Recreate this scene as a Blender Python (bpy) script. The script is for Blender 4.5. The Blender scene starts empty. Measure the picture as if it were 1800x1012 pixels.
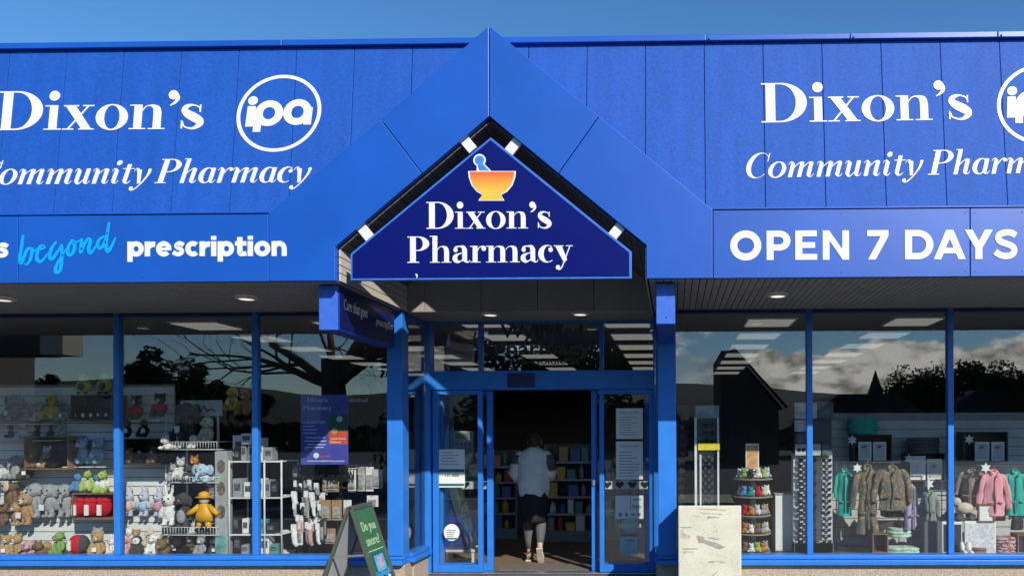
import bpy, bmesh, math, random
from mathutils import Vector, Matrix, noise
from mathutils.geometry import tessellate_polygon
random.seed(7)
R_ = math.radians
scene = bpy.context.scene
col = scene.collection
# ------------------------------------------------------------------ camera
PSI, RHO, F, CX, CY, EYE = .015, .0037, 1300., 1166., 762., 1.6
_r0 = Vector((math.cos(PSI), math.sin(PSI), 0)); _u0 = Vector((0, 0, 1))
FW = Vector((-math.sin(PSI), math.cos(PSI), 0))
RT = _r0*math.cos(RHO) - _u0*math.sin(RHO); UP = _u0*math.cos(RHO) + _r0*math.sin(RHO)
cd = bpy.data.cameras.new('camera'); cam = bpy.data.objects.new('camera', cd); col.objects.link(cam)
cd.sensor_width = 36; cd.lens = 26; cd.shift_x = -(CX-900)/1800; cd.shift_y = (CY-506)/1800
cd.clip_end = 4000; cd.clip_start = .05
m = Matrix.Identity(4)
for i in range(3):
    m[i][0] = RT[i]; m[i][1] = UP[i]; m[i][2] = -FW[i]
m[2][3] = EYE
cam.matrix_world = m
scene.camera = cam
def ray(x, y): return FW + RT*((x-CX)/F) + UP*((CY-y)/F)
def at(x, y, Y):
    r = ray(x, y); t = Y/r.y
    return Vector((r.x*t, Y, EYE+r.z*t))
def SC(Y): return F/Y
# ------------------------------------------------------------------ light
SUN = Vector((-.69, 1, -.77)).normalized()
sl = bpy.data.lights.new('sun', 'SUN'); sl.energy = 5.0; sl.angle = R_(.53); sl.color = (1, .94, .85)
so = bpy.data.objects.new('sun', sl); col.objects.link(so); so.rotation_euler = SUN.to_track_quat('-Z', 'Y').to_euler()
w = bpy.data.worlds.new('World'); scene.world = w; w.use_nodes = True
nt = w.node_tree; N = nt.nodes; L = nt.links
N.clear()
out = N.new('ShaderNodeOutputWorld'); bg = N.new('ShaderNodeBackground'); L.new(bg.outputs[0], out.inputs[0])
sky = N.new('ShaderNodeTexSky'); sky.sky_type = 'NISHITA'; sky.sun_disc = False
sky.sun_elevation = math.asin(-SUN.z); sky.sun_rotation = math.atan2(-SUN.x, -SUN.y)
sky.air_density = 1.0; sky.dust_density = 0; sky.ozone_density = 4.0
hs = N.new('ShaderNodeHueSaturation'); hs.inputs['Saturation'].default_value = 1.2; hs.inputs['Value'].default_value = 1.16; L.new(sky.outputs[0], hs.inputs['Color'])
bg.inputs[1].default_value = .14
tc = N.new('ShaderNodeTexCoord'); sx = N.new('ShaderNodeSeparateXYZ'); L.new(tc.outputs['Generated'], sx.inputs[0])
def mth(op, a, b=None, c=None):
    n = N.new('ShaderNodeMath'); n.operation = op
    for i, v in enumerate((a, b, c)):
        if v is None: continue
        if isinstance(v, (int, float)): n.inputs[i].default_value = v
        else: L.new(v, n.inputs[i])
    return n.outputs[0]
def mrange(v, a, b, c=0., d=1.):
    n = N.new('ShaderNodeMapRange'); n.interpolation_type = 'SMOOTHSTEP'; L.new(v, n.inputs[0])
    for i, k in enumerate((a, b, c, d)): n.inputs[i+1].default_value = k
    return n.outputs[0]
mp = N.new('ShaderNodeMapping'); mp.inputs['Scale'].default_value = (1, 1, 1.9); L.new(tc.outputs['Generated'], mp.inputs[0])
nz = N.new('ShaderNodeTexNoise'); nz.inputs['Scale'].default_value = 11; nz.inputs['Detail'].default_value = 8; nz.inputs['Roughness'].default_value = .58
L.new(mp.outputs[0], nz.inputs[0])
nz2 = N.new('ShaderNodeTexNoise'); nz2.inputs['Scale'].default_value = 30; nz2.inputs['Detail'].default_value = 6; L.new(mp.outputs[0], nz2.inputs[0])
# a bank of cloud low in the sky on the street side (seen only as a reflection in the windows)
top = mth('ADD', sx.outputs['Z'], mth('MULTIPLY', mth('SUBTRACT', nz.outputs[0], .5), -.12))
band = mrange(top, .118, .106)
street = mth('MULTIPLY', mrange(sx.outputs['Y'], -.1, -.4), mrange(sx.outputs['X'], -.02, .12))
cloud = mth('MULTIPLY', band, street)
tuft = mth('MULTIPLY', mth('MULTIPLY', mrange(nz.outputs[0], .5, .62), mrange(mth('ABSOLUTE', mth('SUBTRACT', sx.outputs['Z'], .125)), .05, .0)), mth('MULTIPLY', mrange(sx.outputs['Y'], -.1, -.4), mth('MULTIPLY', mrange(sx.outputs['X'], -.05, .0), mrange(sx.outputs['X'], .26, .14))))
cloud = mth('MAXIMUM', cloud, tuft)
shade = mrange(mth('ADD', nz2.outputs[0], mth('MULTIPLY', nz.outputs[0], .7)), .62, .95, 4.5, 18.)
cc = N.new('ShaderNodeCombineColor'); L.new(shade, cc.inputs[0]); L.new(mth('MULTIPLY', shade, .98), cc.inputs[1]); L.new(mth('MULTIPLY', shade, .93), cc.inputs[2])
mx = N.new('ShaderNodeMix'); mx.data_type = 'RGBA'; L.new(cloud, mx.inputs[0]); L.new(hs.outputs[0], mx.inputs[6]); L.new(cc.outputs[0], mx.inputs[7])
L.new(mx.outputs[2], bg.inputs[0])
scene.view_settings.view_transform = 'Standard'; scene.view_settings.look = 'None'
scene.view_settings.exposure = 0.0; scene.view_settings.gamma = 1
scene.cycles.max_bounces = 8; scene.cycles.transparent_max_bounces = 24; scene.cycles.glossy_bounces = 3
scene.cycles.use_denoising = True; scene.cycles.caustics_reflective = False; scene.cycles.sample_clamp_indirect = 6
# ------------------------------------------------------------------ materials
MATS = {}
def pm(name, c, rough=.6, var=.12, scale=12., bump=0., bscale=None, spec=.5, metal=0., coat=0., c2=None, thr=None, stretch=None):
    """principled material; base colour varies by noise (c <-> c2), optional bump"""
    if name in MATS: return MATS[name]
    mt = bpy.data.materials.new(name); mt.use_nodes = True
    n = mt.node_tree.nodes; l = mt.node_tree.links; b = n['Principled BSDF']
    b.inputs['Roughness'].default_value = rough; b.inputs['Metallic'].default_value = metal
    b.inputs['Specular IOR Level'].default_value = spec; b.inputs['Coat Weight'].default_value = coat
    t = n.new('ShaderNodeTexCoord')
    nz = n.new('ShaderNodeTexNoise'); nz.inputs['Scale'].default_value = scale; nz.inputs['Detail'].default_value = 5
    l.new(t.outputs['Object'], nz.inputs[0])
    r = n.new('ShaderNodeValToRGB'); l.new(nz.outputs[0], r.inputs[0])
    lo, hi = thr if thr else (.3, .7)
    r.color_ramp.elements[0].position = lo; r.color_ramp.elements[1].position = hi
    a = c2 if c2 else tuple(v*(1-var) for v in c); z = c if c2 else tuple(min(1, v*(1+var)) for v in c)
    r.color_ramp.elements[0].color = (*a, 1); r.color_ramp.elements[1].color = (*z, 1)
    l.new(r.outputs[0], b.inputs['Base Color'])
    if bump:
        n2 = n.new('ShaderNodeTexNoise'); n2.inputs['Scale'].default_value = bscale or scale*4; n2.inputs['Detail'].default_value = 3
        l.new(t.outputs['Object'], n2.inputs[0])
        bp = n.new('ShaderNodeBump'); bp.inputs['Strength'].default_value = bump; bp.inputs['Distance'].default_value = .01
        l.new(n2.outputs[0], bp.inputs['Height']); l.new(bp.outputs[0], b.inputs['Normal'])
    if stretch:      # rain streaks and faded patches, wider than the grain
        mpg = n.new('ShaderNodeMapping'); mpg.inputs['Scale'].default_value = stretch; l.new(t.outputs['Object'], mpg.inputs[0])
        n3 = n.new('ShaderNodeTexNoise'); n3.inputs['Scale'].default_value = 1.0; n3.inputs['Detail'].default_value = 6; l.new(mpg.outputs[0], n3.inputs[0])
        r3 = n.new('ShaderNodeValToRGB'); l.new(n3.outputs[0], r3.inputs[0]); r3.color_ramp.elements[0].position = .3; r3.color_ramp.elements[1].position = .7
        r3.color_ramp.elements[0].color = (.90, .90, .91, 1); r3.color_ramp.elements[1].color = (1.07, 1.06, 1.05, 1)
        mm = n.new('ShaderNodeMix'); mm.data_type = 'RGBA'; mm.blend_type = 'MULTIPLY'; mm.inputs[0].default_value = 1
        l.new(r.outputs[0], mm.inputs[6]); l.new(r3.outputs[0], mm.inputs[7]); l.new(mm.outputs[2], b.inputs['Base Color'])
    MATS[name] = mt; return mt
def emit(name, c, s):
    if name in MATS: return MATS[name]
    mt = bpy.data.materials.new(name); mt.use_nodes = True; b = mt.node_tree.nodes['Principled BSDF']
    b.inputs['Base Color'].default_value = (.8, .8, .8, 1); b.inputs['Emission Color'].default_value = (*c, 1); b.inputs['Emission Strength'].default_value = s
    MATS[name] = mt; return mt
def glass_mat(name, tint=(.975, .99, .985), f0=.07):
    mt = bpy.data.materials.new(name); mt.use_nodes = True; n = mt.node_tree.nodes; l = mt.node_tree.links; n.clear()
    o = n.new('ShaderNodeOutputMaterial'); mix = n.new('ShaderNodeMixShader'); tr = n.new('ShaderNodeBsdfTransparent'); gl = n.new('ShaderNodeBsdfGlossy')
    tr.inputs[0].default_value = (*tint, 1); gl.inputs['Roughness'].default_value = 0.0; gl.inputs[0].default_value = (1, 1, 1, 1)
    g = n.new('ShaderNodeNewGeometry'); d = n.new('ShaderNodeVectorMath'); d.operation = 'DOT_PRODUCT'
    l.new(g.outputs['Normal'], d.inputs[0]); l.new(g.outputs['Incoming'], d.inputs[1])
    a = n.new('ShaderNodeMath'); a.operation = 'ABSOLUTE'; l.new(d.outputs['Value'], a.inputs[0])
    s = n.new('ShaderNodeMath'); s.operation = 'SUBTRACT'; s.inputs[0].default_value = 1; l.new(a.outputs[0], s.inputs[1])
    p = n.new('ShaderNodeMath'); p.operation = 'POWER'; l.new(s.outputs[0], p.inputs[0]); p.inputs[1].default_value = 5
    q = n.new('ShaderNodeMath'); q.operation = 'MULTIPLY_ADD'; l.new(p.outputs[0], q.inputs[0]); q.inputs[1].default_value = 1-f0; q.inputs[2].default_value = f0
    l.new(q.outputs[0], mix.inputs[0]); l.new(tr.outputs[0], mix.inputs[1]); l.new(gl.outputs[0], mix.inputs[2]); l.new(mix.outputs[0], o.inputs[0])
    MATS[name] = mt; return mt
GLASS = glass_mat('window_glass')
BLUE_PANEL = pm('blue_panel', (.003, .088, .46), .40, .10, 1.3, .05, 6, spec=.7)
BLUE_ROUGH = pm('blue_roughcast', (.006, .090, .45), .62, .13, 45, .4, 200, spec=.4, stretch=(9, 9, .5))
BLUE_FRAME = pm('blue_frame', (.03, .20, .66), .4, .06, 8, spec=.35)
BLUE_DARK = pm('sign_navy', (.002, .005, .13), .3, .05, 4, spec=.3)
WHITE_LET = pm('white_lettering', (.84, .84, .80), .5, .03, 9)
CYAN_LET = pm('cyan_lettering', (.0, .38, .90), .5, .03, 9)
SOFFIT = pm('soffit_boards', (.40, .37, .32), .6, .10, 5)
DARKGAP = pm('dark_gap', (.02, .02, .02), .9)
STONE = pm('washed_stone', (.60, .50, .38), .85, .5, 110, .7, 160, c2=(.30, .24, .17), thr=(.35, .6))
WHITE_PAINT = pm('white_paint', (.78, .78, .74), .5, .05)
SLAT = pm('white_slatwall', (.74, .74, .70), .5, .05, 4)
ALU = pm('aluminium', (.55, .55, .56), .35, .08, 10, metal=.8)
BLACK = pm('black_paint', (.012, .012, .013), .5)
GREY = pm('mid_grey', (.25, .25, .25), .6)
DGREY = pm('dark_grey', (.06, .06, .065), .6)
WOOD = pm('brown_wood', (.23, .125, .06), .6, .35, 6, .15, 40)
WOODD = pm('dark_wood', (.055, .032, .02), .6, .3, 6)
PAPER = pm('white_paper', (.78, .78, .75), .8, .03)
INK = pm('dark_ink', (.04, .045, .05), .7)
GREYINK = pm('grey_print', (.22, .23, .24), .7)
CARPET = pm('shop_floor_brown', (.20, .13, .085), .7, .3, 14)
CEILM = pm('ceiling_tile', (.30, .30, .30), .8, .05)
WALLM = pm('interior_wall', (.16, .16, .16), .8, .08)
# ------------------------------------------------------------------ object helpers
def wloc(o):
    v = Vector((0, 0, 0))
    while o: v = v + o.location; o = o.parent
    return v
def tag(o, label=None, cat=None, group=None, kind=None):
    if label: o['label'] = label
    if cat: o['category'] = cat
    if group: o['group'] = group
    if kind: o['kind'] = kind
    return o
def thing(name, loc, label, cat, group=None, rz=0):
    o = bpy.data.objects.new(name, None); col.objects.link(o); o.location = loc; o.rotation_euler = (0, 0, rz); o.empty_display_size = .1
    return tag(o, label, cat, group)
def dup(o, loc=None, label=None, rz=None, sc=None, group=None, parent=None):
    c = o.copy(); col.objects.link(c)
    if parent is not None: c.parent = parent
    else:
        if loc is not None: c.location = loc
        if rz is not None: c.rotation_euler = (0, 0, rz)
        if sc is not None: c.scale = sc if hasattr(sc, '__len__') else (sc, sc, sc)
        if label: c['label'] = label
        if group: c['group'] = group
    for ch in list(o.children): dup(ch, parent=c)
    return c
class MB:
    def __init__(s): s.v = []; s.f = []; s.m = []; s.sm = []
    def add(s, vs, fs, mi=0, smooth=False):
        b = len(s.v); s.v += [Vector(v) for v in vs]
        for f in fs: s.f.append([b+i for i in f]); s.m.append(mi); s.sm.append(smooth)
        return s
    def box(s, x0, x1, y0, y1, z0, z1, mi=0):
        return s.add([(x, y, z) for x in (x0, x1) for y in (y0, y1) for z in (z0, z1)],
            [(0, 1, 3, 2), (4, 6, 7, 5), (0, 4, 5, 1), (2, 3, 7, 6), (0, 2, 6, 4), (1, 5, 7, 3)], mi)
    def bar(s, a, b, wx, wy, mi=0, up=(0, 0, 1)):
        a = Vector(a); b = Vector(b); d = (b-a).normalized(); u = Vector(up)
        if abs(d.dot(u)) > .95: u = Vector((0, 1, 0))
        x = d.cross(u).normalized()*wx/2; y = x.cross(d).normalized()*wy/2
        return s.add([p+i*x+j*y for p in (a, b) for i in (-1, 1) for j in (-1, 1)],
            [(0, 1, 3, 2), (4, 6, 7, 5), (0, 4, 5, 1), (2, 3, 7, 6), (0, 2, 6, 4), (1, 5, 7, 3)], mi)
    def tube(s, path, r, n=8, mi=0, smooth=True):
        P = [Vector(p) for p in path]; k = len(P); rr = r if hasattr(r, '__len__') else [r]*k
        vs = []; prev = None
        for i, p in enumerate(P):
            d = (P[min(i+1, k-1)]-P[max(i-1, 0)]).normalized()
            if prev is None: prev = d.orthogonal().normalized()
            x = (prev - d*prev.dot(d)); x = x.normalized() if x.length > 1e-6 else d.orthogonal().normalized(); prev = x; y = d.cross(x)
            vs += [p + (x*math.cos(2*math.pi*j/n)+y*math.sin(2*math.pi*j/n))*rr[i] for j in range(n)]
        fs = [(i*n+j, i*n+(j+1) % n, (i+1)*n+(j+1) % n, (i+1)*n+j) for i in range(k-1) for j in range(n)]
        s.add(vs, fs, mi, smooth); b = len(s.v)-len(vs)
        s.f += [[b+j for j in range(n)][::-1], [b+(k-1)*n+j for j in range(n)]]; s.m += [mi, mi]; s.sm += [False, False]
        return s
    def ell(s, c, r, mi=0, nu=12, nv=8, rot=None):
        c = Vector(c); r = r if hasattr(r, '__len__') else (r, r, r); vs = []
        for i in range(nv+1):
            t = math.pi*i/nv
            for j in range(nu):
                p = Vector((r[0]*math.sin(t)*math.cos(2*math.pi*j/nu), r[1]*math.sin(t)*math.sin(2*math.pi*j/nu), r[2]*math.cos(t)))
                if rot: p = rot @ p
                vs.append(c+p)
        fs = [(i*nu+j, (i+1)*nu+j, (i+1)*nu+(j+1) % nu, i*nu+(j+1) % nu) for i in range(nv) for j in range(nu)]
        return s.add(vs, fs, mi, True)
    def loft(s, rings, n=20, mi=0, folds=None, seed=0, cap=True):
        """rings: (centre, rx, ry[, fold amplitude]); horizontal ellipses"""
        vs = []
        for k, rg in enumerate(rings):
            c = Vector(rg[0]); fa = rg[3] if len(rg) > 3 else 0
            for j in range(n):
                t = 2*math.pi*j/n
                q = 1+fa*(math.sin(t*5+seed)+.6*math.sin(t*8+seed*2.3+k*.4))
                vs.append(c+Vector((rg[1]*math.cos(t)*q, rg[2]*math.sin(t)*q, 0)))
        K = len(rings); fs = [(i*n+j, i*n+(j+1) % n, (i+1)*n+(j+1) % n, (i+1)*n+j) for i in range(K-1) for j in range(n)]
        s.add(vs, fs, mi, True); b = len(s.v)-len(vs)
        if cap:
            s.f += [[b+j for j in range(n)][::-1], [b+(K-1)*n+j for j in range(n)]]; s.m += [mi, mi]; s.sm += [False, False]
        return s
    def prism(s, pts, fn, d0, d1, mi=0):
        """pts 2-D polygon, fn(u, v, depth) -> point"""
        n = len(pts); vs = [fn(p[0], p[1], d0) for p in pts]+[fn(p[0], p[1], d1) for p in pts]
        tr = tessellate_polygon([[Vector((p[0], p[1], 0)) for p in pts]])
        fs = [tuple(t) for t in tr]+[tuple(i+n for i in t[::-1]) for t in tr]+[(i, (i+1) % n, n+(i+1) % n, n+i) for i in range(n)]
        return s.add(vs, fs, mi)
    def build(s, name, mats, parent=None, bevel=0, label=None, cat=None, group=None, kind=None, origin=None, seg=2):
        me = bpy.data.meshes.new(name)
        if origin is None:
            if parent is not None: origin = wloc(parent)
            else:
                xs = [v.x for v in s.v]; ys = [v.y for v in s.v]; zs = [v.z for v in s.v]
                origin = Vector(((min(xs)+max(xs))/2, (min(ys)+max(ys))/2, min(zs)))
        origin = Vector(origin)
        me.from_pydata([tuple(v-origin) for v in s.v], [], s.f)
        for m_ in (mats if isinstance(mats, (list, tuple)) else [mats]): me.materials.append(m_)
        me.polygons.foreach_set('material_index', s.m); me.polygons.foreach_set('use_smooth', s.sm)
        b = bmesh.new(); b.from_mesh(me); bmesh.ops.recalc_face_normals(b, faces=b.faces); b.to_mesh(me); b.free()
        o = bpy.data.objects.new(name, me); col.objects.link(o)
        if parent is not None: o.parent = parent
        else: o.location = origin
        if bevel:
            md = o.modifiers.new('bevel', 'BEVEL'); md.width = bevel; md.segments = seg; md.limit_method = 'ANGLE'; md.angle_limit = R_(40)
        return tag(o, label, cat, group, kind)
def boxpart(name, mat, parent, x0, x1, y0, y1, z0, z1, bevel=.004, **k): return MB().box(x0, x1, y0, y1, z0, z1).build(name, mat, parent, bevel, **k)
# ------------------------------------------------------------------ lettering
def el(cx, cy, rx, ry, a0=0, a1=360, n=28):
    return [(cx+rx*math.cos(R_(a0+(a1-a0)*i/n)), cy+ry*math.sin(R_(a0+(a1-a0)*i/n))) for i in range(n+1)]
def rc(x0, y0, x1, y1): return ('p', [(x0, y0), (x1, y0), (x1, y1), (x0, y1)])
def ringp(cx, cy, rx, ry, ix, iy, a0=0, a1=360, n=32, jx=None, jy=None):
    return ('s', el(cx, cy, rx, ry, a0, a1, n), el(cx if jx is None else jx, cy if jy is None else jy, ix, iy, a0, a1, n))
def dot(cx, cy, r, ry=None): return ('p', el(cx, cy, r, ry or r, 0, 360, 20)[:-1])
def crv(pts, n=6):
    P = [pts[0]]+list(pts)+[pts[-1]]; o = []
    for i in range(1, len(P)-2):
        a, b, c, d = P[i-1], P[i], P[i+1], P[i+2]
        for k in range(n):
            t = k/n
            o.append(tuple(.5*((2*b[j])+(-a[j]+c[j])*t+(2*a[j]-5*b[j]+4*c[j]-d[j])*t*t+(-a[j]+3*b[j]-3*c[j]+d[j])*t**3) for j in range(len(b))))
    o.append(tuple(pts[-1])); return o
def vs(pts, ws, n=6):
    if not hasattr(ws, '__len__'): ws = [ws]*len(pts)
    q = crv([(p[0], p[1], w_) for p, w_ in zip(pts, ws)], n); A = []; B = []
    for i, (x, y, w_) in enumerate(q):
        a = q[max(i-1, 0)]; b = q[min(i+1, len(q)-1)]; dx, dy = b[0]-a[0], b[1]-a[1]; l = math.hypot(dx, dy) or 1
        A.append((x-dy/l*w_/2, y+dx/l*w_/2)); B.append((x+dy/l*w_/2, y-dx/l*w_/2))
    return ('s', A, B)
def lin(x0, y0, x1, y1, w_): return vs([(x0, y0), (x1, y1)], w_, 1)
def arch(x):    # serif n-arch starting at stem right edge x
    return [('s', crv([(x, .50), (x+.10, .60), (x+.27, .632), (x+.425, .58), (x+.48, .42)]), crv([(x, .455), (x+.09, .565), (x+.18, .59), (x+.265, .54), (x+.285, .42)])),
            rc(x+.285, 0, x+.48, .42), rc(x+.17, 0, x+.58, .028)]
SER = {
 'D': ([rc(.11, 0, .345, 1), rc(0, .965, .46, 1), rc(0, 0, .46, .035), ('s', el(.46, .5, .66, .5, 90, -90), el(.46, .5, .39, .465, 90, -90))], 1.18),
 'P': ([rc(.11, 0, .345, 1), rc(0, 0, .48, .035), rc(0, .965, .44, 1), ('s', el(.44, .725, .46, .275, 90, -90), el(.44, .725, .20, .24, 90, -90)), rc(.36, .45, .44, .485)], .95),
 'h': ([rc(.11, 0, .305, 1.02), rc(0, 0, .41, .028), rc(0, .99, .2, 1.02)]+arch(.305), .93),
 'n': ([rc(.11, 0, .305, .63), rc(0, 0, .41, .028), rc(0, .60, .2, .63)]+arch(.305), .93),
 'm': ([rc(.11, 0, .305, .63), rc(0, 0, .41, .028), rc(0, .60, .2, .63)]+arch(.305)+arch(.81), 1.42),
 'i': ([rc(.115, 0, .315, .63), rc(0, .60, .2, .63), rc(0, 0, .43, .028), dot(.21, .875, .13)], .46),
 'x': ([('p', [(.05, .61), (.30, .61), (.72, .02), (.48, .02)]), lin(.62, .61, .14, .02, .04), rc(0, .60, .38, .63), rc(.48, .60, .76, .63), rc(0, 0, .28, .028), rc(.41, 0, .79, .028)], .82),
 'o': ([ringp(.4, .315, .4, .335, .195, .305)], .84),
 "'": ([dot(.13, .88, .12), vs([(.21, .92), (.245, .80), (.19, .69), (.06, .60)], [.06, .09, .07, .02])], .33),
 's': ([vs([(.50, .46), (.45, .56), (.30, .612), (.15, .57), (.10, .48), (.19, .385), (.34, .30), (.48, .21), (.49, .12), (.38, .03), (.26, .015), (.11, .07), (.06, .2)], [.02, .03, .045, .11, .15, .20, .22, .20, .15, .08, .045, .035, .02]), rc(.475, .43, .508, .62), rc(.03, .01, .063, .22)], .62),
 'a': ([rc(.43, .05, .62, .46), vs([(.13, .48), (.17, .58), (.32, .612), (.47, .58), (.53, .44)], [.14, .08, .045, .14, .22]), dot(.15, .475, .085), vs([(.5, .37), (.3, .33), (.15, .24), (.13, .13), (.23, .03), (.36, .05), (.45, .12)], [.03, .05, .15, .20, .11, .04, .03]), vs([(.53, .12), (.60, .03), (.70, .02), (.74, .1)], [.2, .08, .03, .02])], .77),
 'r': ([rc(.11, 0, .305, .63), rc(0, 0, .43, .028), rc(0, .60, .2, .63), vs([(.31, .45), (.38, .57), (.50, .61), (.60, .57)], [.03, .03, .05, .11]), dot(.565, .53, .095)], .68),
 'c': ([('s', el(.36, .315, .36, .335, 52, 312), el(.42, .315, .20, .30, 60, 304)), dot(.51, .47, .09)], .66),
 'y': ([('p', [(.06, .61), (.33, .61), (.545, .09), (.42, -.03)]), lin(.66, .61, .375, -.10, .04), vs([(.385, -.07), (.32, -.21), (.23, -.275), (.15, -.25)], [.04, .045, .055, .07]), dot(.17, -.20, .09), rc(0, .60, .40, .63), rc(.5, .60, .78, .63)], .78),
 'C': ([('s', el(.5, .5, .5, .52, 40, 320), el(.58, .5, .31, .49, 46, 314)), rc(.85, .66, .885, 1.0)], .98),
 't': ([rc(.14, .1, .37, .8), rc(0, .60, .52, .63), vs([(.255, .12), (.30, .03), (.42, .02), (.50, .12)], [.22, .10, .04, .02])], .55),
 'u': ([rc(.11, .2, .305, .63), rc(0, .60, .2, .63), rc(.60, 0, .79, .63), rc(.46, .60, .7, .63), rc(.7, 0, .9, .028), ('s', crv([(.09, .21), (.15, .05), (.30, -.005), (.48, .03), (.58, .13)]), crv([(.32, .21), (.335, .09), (.41, .045), (.5, .07), (.58, .175)]))], .93),
}
ITAL = dict(SER)
def it_arch(x): return [('s', crv([(x, .42), (x+.12, .56), (x+.24, .63), (x+.37, .59), (x+.37, .42)]), crv([(x, .37), (x+.11, .50), (x+.18, .56), (x+.215, .53), (x+.205, .42)])), rc(x+.205, .08, x+.37, .43)]
_tail = lambda x: vs([(x, .10), (x+.05, .02), (x+.14, .03), (x+.2, .14)], [.16, .06, .03, .015])
_lead = lambda x: vs([(x, .50), (x+.05, .60), (x+.13, .61), (x+.18, .52)], [.015, .03, .06, .15])
ITAL['n'] = ([rc(.12, 0, .285, .55), _lead(.02)]+it_arch(.285)+[_tail(.57)], .80)
ITAL['m'] = ([rc(.12, 0, .285, .55), _lead(.02)]+it_arch(.285)+[rc(.49, 0, .655, .1)]+it_arch(.655)+[_tail(.945)], 1.17)
ITAL['u'] = ([rc(.10, .1, .265, .55), _lead(.0), vs([(.18, .14), (.25, .02), (.35, .03), (.48, .2)], [.16, .09, .05, .02]), rc(.46, .1, .625, .63), _tail(.545)], .75)
ITAL['i'] = ([rc(.10, .1, .265, .55), _lead(.0), _tail(.185), dot(.20, .86, .105)], .42)
ITAL['r'] = ([rc(.12, 0, .285, .55), _lead(.02), vs([(.285, .38), (.39, .56), (.50, .61), (.57, .57)], [.03, .04, .06, .09]), dot(.55, .55, .07)], .61)
ITAL['a'] = ([ringp(.34, .31, .31, .33, .16, .29, jx=.38), rc(.48, .1, .645, .62), _tail(.565)], .75)
ITAL['h'] = ([rc(.12, 0, .285, 1.02), rc(.02, .99, .2, 1.02)]+it_arch(.285)+[_tail(.57)], .80)
ITAL['y'] = ([_lead(.0), ('p', [(.13, .55), (.30, .57), (.41, .02), (.30, -.02)]), vs([(.66, .55), (.60, .28), (.42, -.05), (.22, -.26), (.08, -.25)], [.12, .08, .05, .05, .07]), dot(.10, -.2, .075), dot(.645, .55, .065)], .72)
ITAL['o'] = ([ringp(.37, .315, .36, .335, .185, .295)], .76)
ITAL['c'] = ([('s', el(.36, .315, .34, .335, 52, 312), el(.42, .315, .215, .295, 60, 304)), dot(.51, .47, .08)], .64)
ITAL['t'] = ([rc(.15, .1, .315, .8), rc(0, .60, .48, .63), vs([(.232, .12), (.29, .03), (.40, .02), (.48, .12)], [.165, .09, .04, .02])], .5)
ITAL['P'] = ([rc(.12, 0, .33, 1), rc(0, 0, .46, .035), rc(0, .965, .44, 1), ('s', el(.44, .725, .44, .275, 90, -90), el(.44, .725, .235, .24, 90, -90)), rc(.33, .45, .44, .485)], .92)
ITAL['C'] = ([('s', el(.5, .5, .48, .52, 40, 320), el(.57, .5, .35, .49, 46, 314)), rc(.83, .66, .865, 1.0)], .95)
def brush(pts, w0, w1, w2):
    """a brush stroke as short overlapping pieces, so that it may cross itself"""
    q = crv([(p[0], p[1]) for p in pts], 7); o = []; n = len(q)
    for i in range(n-1):
        t = i/(n-1); w_ = w0+(w1-w0)*min(1, t*5) if t < .5 else w1+(w2-w1)*max(0, (t-.75)*4)
        o.append(lin(*q[i], *q[i+1], w_)); o.append(('p', el(q[i][0], q[i][1], w_/2, w_/2, 0, 360, 12)[:-1]))
    return o
def run(text, font, gap=.0, space=.35):
    """list of pieces moved along the baseline; returns pieces, width"""
    x = 0; o = []
    for ch in text:
        if ch == ' ': x += space; continue
        ps, adv = font[ch]
        o += [(k[0],)+tuple([(p[0]+x, p[1]) for p in part] for part in k[1:]) for k in ps]
        x += adv+gap
    return o, x-gap
def shear(ps, k): return [(q[0],)+tuple([(p[0]+k*p[1], p[1]) for p in part] for part in q[1:]) for q in ps]
def xf(ps, sx, sy=None, dx=0, dy=0): 
    sy = sx if sy is None else sy
    return [(q[0],)+tuple([(p[0]*sx+dx, p[1]*sy+dy) for p in part] for part in q[1:]) for q in ps]
def flat(mb, ps, fn, t=.004, mi=0):
    """raise flat pieces to thin solids; fn(u, v, depth)"""
    for i, q in enumerate(ps):
        d = t+(i % 9)*.0002
        if q[0] == 'p':
            P = q[1]; n = len(P); V = [fn(p[0], p[1], d) for p in P]+[fn(p[0], p[1], -.001) for p in P]
            tr = tessellate_polygon([[Vector((p[0], p[1], 0)) for p in P]])
            mb.add(V, [tuple(t_) for t_ in tr]+[(k, (k+1) % n, n+(k+1) % n, n+k) for k in range(n)], mi)
        else:
            A, B = q[1], q[2]; n = len(A)
            V = [fn(p[0], p[1], d) for p in A]+[fn(p[0], p[1], d) for p in B]+[fn(p[0], p[1], -.001) for p in A]+[fn(p[0], p[1], -.001) for p in B]
            fs = []
            for k in range(n-1):
                fs += [(k, k+1, n+k+1, n+k), (k, 2*n+k, 2*n+k+1, k+1), (n+k, n+k+1, 3*n+k+1, 3*n+k)]
            fs += [(0, n, 3*n, 2*n), (n-1, 3*n-1, 4*n-1, 2*n-1)]
            mb.add(V, fs, mi)
    return mb
def plane_fn(O, U, V, Nn):
    O, U, V, Nn = Vector(O), Vector(U), Vector(V), Vector(Nn)
    return lambda u, v, d: O+U*u+V*v+Nn*d
def hit(x, y, P0, Nn):
    r = ray(x, y); o = Vector((0, 0, EYE)); Nn = Vector(Nn)
    return o+r*((Vector(P0)-o).dot(Nn)/r.dot(Nn))
def wall_text(name, ps, width, pA, pB, capPx, P0, Nn, mat, parent, t=.004, label=None, ital=0):
    """letters between two photo points on the baseline of a wall plane; capPx = cap height there"""
    A = hit(*pA, P0, Nn); B = hit(*pB, P0, Nn); C = hit(pA[0], pA[1]-capPx, P0, Nn)
    U = (B-A)/width; V = Vector((0, C.y-A.y, C.z-A.z))
    mb = flat(MB(), shear(ps, ital) if ital else ps, plane_fn(A, U, V, Nn), t)
    return mb.build(name, mat, parent, label=label)
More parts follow.
